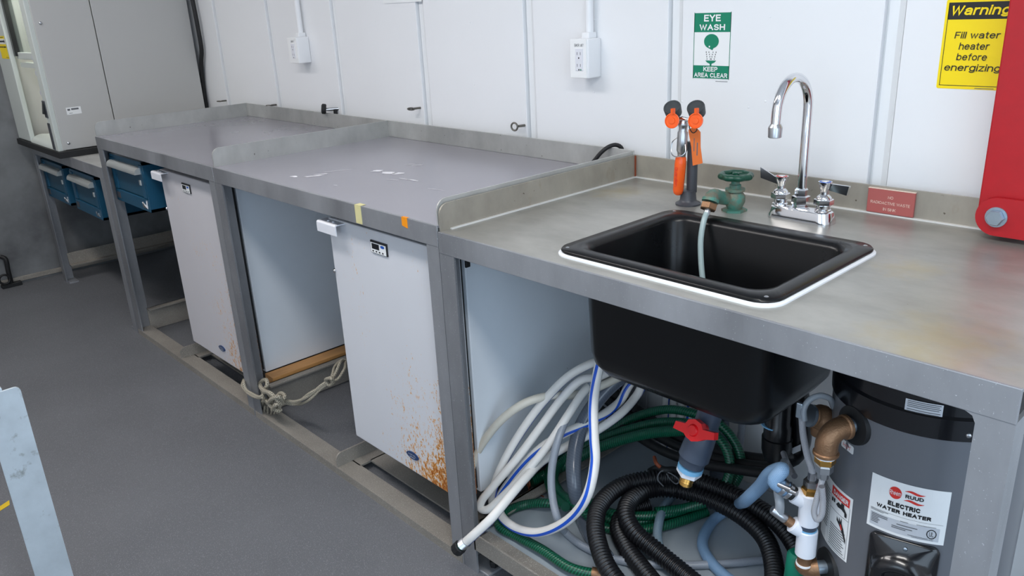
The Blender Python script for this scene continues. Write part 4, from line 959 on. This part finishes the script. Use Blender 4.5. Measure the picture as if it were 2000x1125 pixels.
# danger label
a0, a1, z0, z1 = cpatch(HR, [(1620, 918), (1667, 985), (1652, 1104), (1608, 1040)])
a0 = min(a0, a1 - .62)
dl = obj('danger_label', cgrid(HR + .0006, a0, a1, z0, z1), 'signwhite', wh)
W = a1 - a0; Hh = z1 - z0; f = cm(HR + .0011); f3 = cm(HR + .0015)
obj('red_banner', cgrid(HR + .0009, a0 + W * .42, a1 - W * .06, z1 - Hh * .17, z1 - Hh * .04, 6), 'labelred', dl)
obj('banner_lettering', letters([('DANGER', a0 + W * .70, z1 - Hh * .105, W * .42, Hh * .08, .03)], f3), 'signwhite', dl)
rows = []
for k in range(14):
    y = .05 + .62 * k / 14; rows.append((.05, .36, y + .2, y + .213))
for k in range(10):
    y = .06 + .36 * k / 10; rows.append((.46, .90 - .03 * (k % 3), y, y + .014))
rows += [(.405, .412, .03, .83), (.95, .957, .03, .83), (.42, .95, .62, .627), (.42, .95, .03, .036)]
obj('fine_print', patches([(a0 + W * q[0], a0 + W * q[1], z0 + Hh * q[2], z0 + Hh * q[3]) for q in rows], f, 3), 'inkgrey', dl)
def DL(x, y): return a0 + W * x, z0 + Hh * y
obj('pictogram_tap', poly([DL(*q) for q in ((.60, .74), (.66, .80), (.74, .79), (.74, .83), (.82, .83), (.82, .78), (.90, .72), (.90, .66), (.85, .66), (.84, .71), (.76, .73), (.66, .72))], f3), 'ink', dl)
obj('pictogram_drops', patches([(a0 + W * .45, a0 + W * .50, z0 + Hh * .73, z0 + Hh * .79), (a0 + W * .52, a0 + W * .56, z0 + Hh * .74, z0 + Hh * .80)], f3), 'ink', dl)
obj('pictogram_hand', poly([DL(*q) for q in ((.66, .58), (.72, .52), (.73, .60), (.76, .53), (.79, .61), (.80, .53), (.86, .45), (.93, .32), (.93, .26), (.84, .38), (.76, .46), (.66, .52))], f3), 'ink', dl)
obj('pictogram_burn', poly([DL(*q) for q in ((.76, .51), (.80, .50), (.83, .44), (.80, .43))], cm(HR + .0019)), 'labelred', dl)
# cap sticker, HOT tag
a0, a1, z0, z1 = cpatch(HR, [(1772, 779), (1845, 791), (1838, 820), (1763, 806)])
st_ = obj('cap_sticker', cgrid(HR + .0005, a0, a1, z0, z1), 'labelgrey', cp)
obj('fine_print', patches([(a0 + (a1 - a0) * .06, a1 - (a1 - a0) * (.05 + .04 * (k % 2)), z0 + (z1 - z0) * y, z0 + (z1 - z0) * (y + .05)) for k, y in enumerate((.1, .22, .34, .52, .64, .76, .88))], cm(HR + .001), 3), 'inkgrey', st_)
ha, hz = cylhit(1655, 872)
bm = B(); bm.faces.new([bm.verts.new(cm(HR + .0006)(ha + x / HR, hz + y)) for x, y in rrect(0, 0, .0165, .0075, .003, 4)]); ht = obj('hot_label', bm, 'signwhite', wh)
obj('hot_lettering', letters([('HOT', ha, hz, .020 / HR, .0062)], cm(HR + .0014)), 'labelred', ht)
# element cover with a domed centre
ea, ez = cylhit(1766, 1062)
ea2 = ea
hw_ = .043; ezc = ez - .065
def ecover(x, y, d): 
    a = ea2 + x / HR; return cm(HR + d)(a, ezc + y)
rgs = []
for hx, hy, r, d in ((.053, .072, .012, .0005), (.053, .072, .012, .006), (.050, .069, .012, .009), (.046, .052, .04, .010), (.041, .046, .039, .020), (.035, .040, .034, .030), (.027, .031, .026, .033), (.022, .026, .021, .030), (.020, .023, .0195, .018), (.004, .005, .0035, .016)):
    rgs.append([ecover(x, y, d) for x, y in rrect(0, 0, hx, hy, r, 6)])
ec = obj('element_cover', loft(B(), rgs), 'heaterblack', wh, True, angle=50)
screw('screw', ecover(.003, .062, .0095), cm(1)(ea2, 0) - V((HC.x, HC.y, 0)) + V((0, 0, 0)), .0035, ec, 'galv', .003)
screw('screw', cm(HR + .003)(cylhit(1890, 853)[0], .725), (math.sin(.4), -math.cos(.4), 0), .004, cp, 'steel', .003)
# ports
def radial(a): return V((math.sin(a), -math.cos(a), 0))
pa, pz = cylhit(1668, 830)
def flange(a, z, nm):
    o = radial(a); p = V((HC.x, HC.y, z)) + o * (HR - .004)
    return obj(nm, lathe(B(), p, o, [(0, .036), (.008, .034), (.009, .018)], 30), 'blackmatt', wh, True), p, o
_, p_, o_ = flange(pa, pz, 'port_flange')
pb, pbz = cylhit(1616, 1106)
_, p2_, o2_ = flange(pb, pbz, 'port_flange')

# ---- brass and PVC supply line beside the heater
sl = thing('supply_fittings', 'brass and white plastic pipe fittings beside the water heater', 'pipe fittings', aty(1585, 1000, .15))
e0 = p_ + o_ * .030
obj('upper_nipple', lathe(B(), p_ + o_ * .004, o_, [(0, .0135), (.016, .0135), (.018, .012), (.03, .012)], 20), 'galv', sl, True)
e1 = e0 + o_ * .026 + V((0, 0, -.026)); e2 = e1 + V((0, 0, -.012))
arcp = [e0 + o_ * (.026 * math.sin(a)) + V((0, 0, -.026 * (1 - math.cos(a)))) for a in [PI / 2 * k / 6 for k in range(7)]]
elb = obj('bronze_elbow', tube(B(), [e0 - o_ * .010] + arcp + [e2], .0190, 20, .004), 'bronze', sl, True)
for c0, c1 in ((e0 - o_ * .013, e0 - o_ * .004), (e2, e2 + V((0, 0, -.008)))): obj('elbow_bead', cyl(B(), c0, c1, .0215, 22, bev=.002), 'bronze', elb, True)
q = e2 + V((0, 0, -.008))
obj('thread_tape', cyl(B(), q, q + V((0, 0, -.004)), .0165, 18), 'caulk', sl, True)
obj('brass_nut', hexn(B(), q + V((0, 0, -.004)), q + V((0, 0, -.016)), .0175), 'brass', sl)
obj('steel_nut', lathe(B(), q + V((0, 0, -.016)), (0, 0, -1), [(0, .012), (.004, .015), (.016, .015), (.018, .009), (.03, .008)], 6), 'steel', sl)
# relief valve brass body behind the elbow
rv = aty(1584, 812, .20); dv_ = (aty(1634, 822, .245) - rv).normalized()
obj('relief_valve', lathe(B(), rv, dv_, [(0, .017), (.003, .021), (.012, .021), (.016, .024), (.028, .024), (.03, .02), (.036, .019), (.044, .021), (.056, .02), (.06, .014)], 20), 'bronze', sl, True)
obj('valve_drop', cyl(B(), rv + dv_ * .022, rv + dv_ * .022 + V((0, 0, -.034)), .019, 20, r2=.016), 'bronze', sl, True)
obj('steel_bezel', lathe(B(), rv - dv_ * .006, dv_, [(0, .021), (.006, .021)], 22), 'galv', sl, True)
obj('test_lever', tube(B(), P3([(1571, 822, .155), (1570, 800, .16), (1580, 782, .17), (1600, 773, .185), (1620, 778, .20), (1628, 795, .22)]), .0055, 10, .004), 'clearvinyl', sl, True)
obj('lever_clip', bx(*(lambda c: (c.x - .006, c.x + .006, c.y - .004, c.y + .004, c.z - .014, c.z + .016))(aty(1562, 802, .16)), bev=.002), 'galv', sl)
# PVC stack
pt = aty(1583, 962, .15); pm = aty(1578, 1026, .15); pbm = aty(1571, 1088, .15)
axv = (pbm - pt).normalized()
obj('upper_tee', lathe(B(), pt, pm - pt, [(0, .016), (.002, .0185), ((pm - pt).length - .006, .0185), ((pm - pt).length - .004, .0165)], 24), 'pvc', sl, True)
obj('union_ring', cyl(B(), pm - axv * .006, pm + axv * .008, .0155, 20), 'greypvc', sl, True)
obj('glue_ring', cyl(B(), pm + axv * .005, pm + axv * .0085, .0165, 20), 'bluecement', sl, True)
obj('lower_tee', lathe(B(), pm + axv * .008, axv, [(0, .0165), (.002, .0185), ((pbm - pm).length * .9 - .01, .0185), ((pbm - pm).length * .9 - .008, .0165)], 24), 'pvc', sl, True)
br1 = aty(1581, 985, .15); d1 = (aty(1540, 958, .13) - br1).normalized()
obj('tee_branch', lathe(B(), br1, d1, [(0, .013), (.028, .0165), (.032, .0165), (.034, .014)], 20), 'pvc', sl, True)
br2 = aty(1574, 1042, .15); d2 = (aty(1535, 1014, .13) - br2).normalized()
obj('tee_branch', lathe(B(), br2, d2, [(0, .013), (.026, .016), (.030, .016), (.032, .013)], 20), 'pvc', sl, True)
obj('hose_barb', cyl(B(), br1 + d1 * .034, br1 + d1 * .05, .0135, 16), 'blackmatt', sl, True)
for k in (.042, .054):
    cl = br1 + d1 * k
    bnd = obj('hose_clamp', lathe(B(), cl, d1, [(0, .0162), (.007, .0162)], 22), 'steel', sl, True)
    obj('clamp_screw', cyl(B(), cl + V((-.004, -.014, .012)), cl + V((.022, -.017, .014)), .0048, 10), 'steel', bnd, True)
obj('brass_adapter', lathe(B(), pt + axv * .002, -axv, [(0, .014), (.002, .0165), (.012, .0165), (.014, .013)], 6), 'brass', sl)
obj('steel_nut', lathe(B(), pt - axv * .012, -axv, [(0, .012), (.003, .014), (.014, .014), (.016, .008), (.03, .0072)], 6), 'steel', sl)
obj('brass_bushing', cyl(B(), br2 + d2 * .03, br2 + d2 * .045, .0095, 12), 'bronze', sl, True)
obj('barb_ferrule', lathe(B(), br2 + d2 * .045, d2, [(0, .008), (.004, .0095), (.03, .0085), (.032, .007)], 14), 'steel', sl, True)
lt = pm + axv * (.008 + (pbm - pm).length * .9 - .008)
obj('bronze_stub', cyl(B(), lt, lt + axv * .018, .0135, 18), 'bronze', sl, True)
obj('thread_tape', cyl(B(), lt + axv * .018, lt + axv * .022, .0155, 18), 'caulk', sl, True)
f0 = lt + axv * .022; f1_ = p2_ + o2_ * .022
obj('bronze_elbow', tube(B(), [f0 * (1 - k) ** 2 + (V((f0.x, f0.y, f1_.z)) + axv * .006) * (2 * k * (1 - k)) + f1_ * k * k for k in [q_ / 8 for q_ in range(9)]], .0172, 20, .003), 'bronze', sl, True)
obj('lower_nipple', cyl(B(), p2_ + o2_ * .004, f1_ + o2_ * .004, .0125, 18), 'galv', sl, True)

# ================================================================== HOSES
def hose(name, label, cat, pts, r, mat, step=.006, seg=12, stripe=None, rf=None, group=None):
    o = obj(name, tube(B(), pts, r, seg, step, rf), mat, None, True, angle=70)
    setp(o, label, cat, group)
    if stripe: obj('stripe', tube(B(), pts, r + .0004, seg, step, None, sector=(stripe, .32)), 'stripe', o, True)
    return o
def pz(l):
    out = []
    for u, v, z in l:
        p = atz(u, v, z)
        if p.y < .075: p.y = .075
        out.append(p if p.y < .60 else aty(u, v, .60))
    return out
ZS = .094
hose('stainless_hose', 'braided steel hose running from the relief valve to the upper white tee', 'hose', P3([(1566, 812, .165), (1569, 850, .155), (1577, 890, .15), (1586, 920, .15), (1587, 942, .15)]), .0062, 'steelbraid', .004)
sq = q + V((0, 0, -.044)); lp = [sq + V((0, 0, .006)), sq + V((-.003, -.002, -.02)), sq + V((-.007, -.004, -.05)), sq + V((-.008, -.005, -.075)), sq + V((-.002, -.004, -.086)), sq + V((.004, -.003, -.075)), sq + V((.005, -.004, -.045)), sq + V((.003, -.010, -.012))]
hose('stainless_hose', 'looped braided steel hose hanging below the bronze elbow', 'hose', lp, .0052, 'steelbraid', .003)
hose('stainless_hose', 'short braided steel hose below the black drain trap', 'hose', P3([(1530, 885, .34), (1538, 905, .30), (1552, 930, .26)]), .006, 'steelbraid', .004)
b0 = br1 + d1 * .045
hose('blue_hose', 'light blue reinforced hose clamped to the upper white tee', 'hose', [b0, b0 + d1 * .03] + P3([(1528, 918, .13), (1506, 924, .15), (1485, 950, .18), (1462, 972, .2)]) + pz([(1430, 992, .13), (1400, 1010, .11), (1380, 1035, .107), (1372, 1062, .107), (1383, 1090, .107), (1408, 1118, .107), (1450, 1150, .107)]), .0135, 'bluehose', .005, 14)
hose('mesh_hose', 'grey-blue mesh sleeved hose crossing under the black corrugated coil', 'hose', pz([(1330, 950, .11), (1300, 985, .125), (1288, 1015, .132), (1284, 1048, .12), (1294, 1085, .106), (1312, 1112, .106), (1340, 1145, .106)]), .0115, 'meshhose', .005, 14)
vb = br2 + d2 * .06
hose('vinyl_tube', 'thin clear vinyl tube rising from the lower white tee', 'tube', [vb] + P3([(1523, 984, .125), (1519, 952, .14), (1522, 926, .17), (1533, 902, .22)]), .0085, 'clearvinyl', .005)
# black corrugated
def corr(s, r): return r + .0024 * math.cos(2 * PI * s / .0096)
cp1 = pz([(1575, 1150, .17), (1558, 1075, .18), (1520, 1022, .19), (1457, 978, .19), (1393, 950, .19), (1343, 935, .19), (1279, 934, .19), (1216, 948, .185), (1176, 980, .18), (1163, 1020, .175), (1170, 1068, .165), (1192, 1118, .155), (1235, 1170, .14), (1300, 1210, .13), (1400, 1235, .13), (1480, 1200, .14), (1510, 1150, .15)])
cp2 = pz([(1500, 1128, .15), (1509, 1090, .155), (1492, 1048, .16), (1452, 1010, .165), (1393, 978, .165), (1320, 957, .165), (1267, 957, .165), (1234, 974, .165), (1222, 1003, .165), (1238, 1037, .155), (1282, 1076, .14), (1335, 1120, .125), (1400, 1175, .12)])
cp3 = pz([(1265, 985, .125), (1222, 1000, .122), (1208, 1028, .12), (1222, 1066, .118), (1252, 1108, .117), (1300, 1160, .117), (1380, 1200, .117), (1470, 1185, .117)])
hb = thing('corrugated_hose', 'coil of thick black corrugated drain hose on the shelf', 'hose', atz(1330, 1030, ZS))
for c_ in (cp1 + cp2[1:], cp3): obj('hose_coil', tube(B(), c_, .0205, 18, .0016, corr), 'corr', hb, True, angle=80)
ty = [(1283, 915, .20), (1290, 908, .22), (1298, 918, .215), (1308, 935, .2), (1322, 945, .2), (1326, 938, .205), (1310, 925, .215), (1292, 920, .22), (1284, 935, .2), (1296, 950, .19)]
obj('tie_wire', tube(B(), pz(ty), .0018, 6, .004), 'inkgrey', hb, True)
obj('tie_knot', tube(B(), pz([(1270, 920, .19), (1285, 914, .215), (1300, 918, .22), (1316, 918, .215), (1330, 926, .2)]), .009, 10, .005), 'blackmatt', hb, True)
obj('rusty_clip', tube(B(), pz([(1278, 893, .235), (1282, 905, .235), (1289, 912, .225)]), .005, 8, .004), 'rustpipe', hb, True)
# green garden hose
def gr(s, r): return r
g1 = pz([(1180, 1124, ZS + .014), (1110, 1117, ZS + .022), (1034, 1090, ZS + .022), (990, 1062, ZS + .016), (972, 1028, ZS + .014), (986, 1002, ZS + .014), (1025, 986, ZS + .014), (1075, 983, ZS + .03), (1125, 990, ZS + .014), (1170, 1010, ZS + .014), (1230, 1020, ZS + .014), (1290, 1012, ZS + .014), (1360, 990, ZS + .014)]) + P3([(1410, 968, .52), (1440, 935, .56), (1447, 900, .57), (1434, 862, .575), (1400, 825, .575), (1350, 806, .57), (1300, 800, .565), (1240, 815, .54), (1190, 840, .5), (1140, 858, .46), (1105, 878, .42), (1080, 905, .36), (1071, 935, .3), (1080, 965, .25), (1105, 990, .2)])
g2 = pz([(1280, 1000, ZS + .04), (1340, 992, ZS + .04)]) + P3([(1390, 975, .47), (1417, 945, .51), (1426, 910, .53), (1416, 872, .54), (1388, 842, .545), (1345, 827, .54), (1290, 825, .53), (1230, 838, .5), (1180, 855, .47), (1130, 878, .42), (1095, 905, .36), (1082, 935, .3), (1094, 962, .26), (1125, 985, .22)]) + pz([(1180, 1030, ZS + .014), (1240, 1036, ZS + .014), (1310, 1024, ZS + .014), (1380, 1000, ZS + .014)])
g3 = P3([(1340, 840, .48), (1270, 846, .48), (1210, 860, .46), (1160, 878, .43), (1110, 905, .38), (1060, 930, .32), (1038, 942, .28)])
g4 = pz([(1150, 980, ZS + .014), (1200, 1004, ZS + .03), (1260, 1008, ZS + .03), (1320, 1000, ZS + .03), (1370, 980, ZS + .03)])
gh = thing('garden_hose', 'coiled dark green ribbed garden hose lying under the sink', 'hose', atz(1250, 930, ZS))
for c_, r_ in ((g1, .0125), (g2, .0125), (g4, .0125)): obj('hose_coil', tube(B(), c_, r_, 12, .006), 'greenhose', gh, True)
obj('hose_end', tube(B(), g3, .015, 12, .006), 'greenhose', gh, True)
ep = g3[-1]
obj('rusty_ferrule', tube(B(), [ep + V((.010 * math.cos(a), -.012 - .004 * math.cos(a), .011 * math.sin(a) + .004)) for a in [2 * PI * k / 12 for k in range(13)]], .0025, 6, .004), 'rustpipe', gh, True)
obj('orange_string', tube(B(), [ep + V((0, -.012, -.006)), ep + V((.012, -.02, -.012)), atz(1062, 970, ZS + .006)], .0014, 6, .005), 'rustpipe', gh, True)
obj('brass_coupling', cyl(B(), g1[0], g1[0] + (g1[0] - g1[1]).normalized() * -.03, .0145, 14), 'bronze', gh, True)
# thick grey hose and clear braided hose
hose('grey_hose', 'thick glossy grey reinforced hose hanging behind the white hoses', 'hose', [V((.34, .64, ZS + .02)), V((.34, .64, .35)), V((.28, .56, .54))] + P3([(1215, 735, .42), (1170, 778, .36), (1135, 835, .30), (1121, 895, .25), (1122, 950, .22)]) + pz([(1138, 1010, ZS + .022), (1160, 1055, ZS + .022), (1185, 1090, ZS + .02)]), .0195, 'bighose', .006, 18)
hose('braided_hose', 'thin clear braided hose curving down beside the thick grey hose', 'hose', [V((.38, .67, ZS + .02)), V((.38, .67, .35)), V((.26, .56, .58))] + P3([(1170, 735, .36), (1140, 770, .30), (1108, 815, .24), (1087, 870, .19), (1077, 925, .16), (1079, 970, .14), (1088, 1010, .12)]) + pz([(1105, 1040, ZS + .011), (1135, 1064, ZS + .011), (1175, 1083, ZS + .011), (1230, 1098, ZS + .011), (1320, 1104, ZS + .01), (1400, 1102, ZS + .01), (1480, 1095, ZS + .01), (1530, 1088, ZS + .01)]), .0100, 'braid', .005, 12)
# white hoses
def tail(i): return [V((.14 + .027 * i, .665, ZS + .013)), V((.15 + .027 * i, .66, .30)), V((.21 + .02 * i, .61, .51))]   # the bundle drops behind the basin
st1 = (.6, -.5, -.55)
hose('water_hose', 'blue-striped white water hose, uppermost of the bundle left of the sink', 'hose', tail(0) + P3([(1185, 700, .36), (1150, 712, .30), (1110, 735, .26), (1065, 780, .22), (1020, 840, .18), (985, 900, .14), (965, 950, .115), (962, 985, .11), (975, 1008, .12)]), .0108, 'whitehose', stripe=(.55, .1, -.8), group='white hoses under the sink')
hose('water_hose', 'plain white water hose making a tight bend beside the bench post', 'hose', tail(1) + P3([(1170, 735, .34), (1135, 742, .29), (1100, 775, .25), (1055, 835, .20), (1010, 895, .15), (965, 948, .10), (941, 978, .075), (938, 992, .07), (950, 996, .075), (975, 976, .10), (1020, 930, .14), (1070, 870, .19), (1110, 810, .24), (1140, 765, .30), (1165, 745, .36)]) + tail(2)[::-1], .0108, 'whitehose', group='white hoses under the sink')
hose('water_hose', 'blue-striped white hose forming the big front loop below the sink', 'hose', [V((.30, .36, .80)), V((.305, .26, .75))] + P3([(1176, 690, .21), (1166, 735, .20), (1159, 790, .17), (1160, 850, .14), (1162, 900, .115), (1148, 965, .08), (1110, 1015, .075), (1050, 1040, .07), (1005, 1030, .07), (978, 1005, .085), (975, 975, .12), (1000, 935, .15), (1050, 880, .2), (1105, 845, .26), (1160, 820, .33), (1210, 785, .42), (1235, 745, .46)]) + tail(3)[::-1], .0115, 'whitehose', stripe=(.15, -.95, -.2), group='white hoses under the sink')
eh = hose('water_hose', 'white hose with black capped end poking out past the bench post', 'hose', tail(4) + P3([(1265, 735, .48), (1245, 770, .46), (1215, 805, .40), (1170, 838, .34), (1110, 870, .27), (1060, 900, .2), (1025, 935, .12), (995, 970, .06), (960, 1012, .0), (925, 1045, -.035), (908, 1060, -.045)]), .0115, 'whitehose', stripe=(.6, .1, -.75), group='white hoses under the sink')
q0 = aty(908, 1060, -.045); q1 = aty(893, 1073, -.055); dd = (q1 - q0).normalized()
obj('spring_ferrule', tube(B(), spline([q0 - dd * .008, q0 + dd * .012], .002), .0135, 12, None, lambda s, r: r + .001 * math.cos(2 * PI * s / .004)), 'steel', eh, True)
obj('coupling', cyl(B(), q0 + dd * .01, q0 + dd * .02, .0115, 14), 'verdigris', eh, True)
obj('end_cap', lathe(B(), q0 + dd * .017, dd, [(0, .014), (.002, .0175), (.02, .0175), (.022, .015)], 10), 'blackmatt', eh)
hose('water_hose', 'yellowed old hose arching against the near freezer\'s side', 'hose', P3([(915, 950, .07), (925, 900, .09), (945, 862, .11), (985, 815, .14), (1030, 785, .18), (1080, 772, .24), (1130, 770, .30)]) + tail(5)[::-1], .0108, 'oldhose', group='white hoses under the sink')
for k, (y_, dz, lb_) in enumerate(((.60, 0, 'topmost black pipe of the bunch along the back wall'), (.56, 22, 'middle black pipe of the bunch along the back wall'), (.52, 48, 'lowest black pipe of the bunch along the back wall'))):
    hose('black_pipe', lb_, 'pipe', P3([(1165, 745 + dz, y_), (1225, 790 + dz, y_), (1290, 835 + dz * .9, y_), (1360, 870 + dz * .7, y_), (1440, 893 + dz * .5, y_), (1530, 905 + dz * .5, y_)]), .019 if k == 0 else .013, 'blackmatt', .012, 12, group='black pipes behind the coils')
grb = obj('green_canister', lathe(B(), aty(1548, 1140, .17), (.05, .0, 1), [(0, .015), (.004, .018), (.07, .018), (.076, .013)], 18), 'greenbody', None, True); setp(grb, 'small green plastic cylinder beside the lower heater elbow', 'cylinder')

# ================================================================== FOREGROUND FRAME, FLOOR TAPE
ar = thing('aluminium_stand', 'worn white aluminium stand upright in the lower left foreground', 'stand', (-.64, -.82, 0))
xa, ya_, zt_ = -.628, -.769, .603
pts = [(xa, ya_, 0.008)]
for k in range(7):
    a = math.radians(0 + 90 * k / 6); pts.append((xa, ya_ - .012 + .012 * math.cos(a), zt_ - .012 + .012 * math.sin(a)))
pts += [(xa, ya_ - .078, zt_ - .001), (xa, ya_ - .078, .008)]
obj('upright_plate', prism(B(), pts, (-.006, 0, 0)), 'worn', ar)
obj('base_plate', bx(xa - .06, xa + .01, ya_ - .09, ya_ + .01, 0, .008, bev=.002), 'worn', ar)
obj('top_rail', bx(xa - .05, xa - .0065, -1.5, ya_ - .034, zt_ - .012, zt_ + .006, bev=.002), 'worn', ar)
obj('rear_upright', bx(xa - .05, xa - .0065, -1.5, -1.45, .0, zt_ - .0125, bev=.002), 'worn', ar)
p = atz(8, 985, .0)
tp_ = obj('floor_tape', prism(B(), [atz(-30, 1005, .0004), atz(0, 998, .0004), atz(19, 986, .0004), atz(18, 977, .0004), atz(0, 989, .0004), atz(-30, 994, .0004)], (0, 0, .0006)), 'yellowtape'); setp(tp_, 'yellow tape strip on the floor behind the white stand', 'tape')
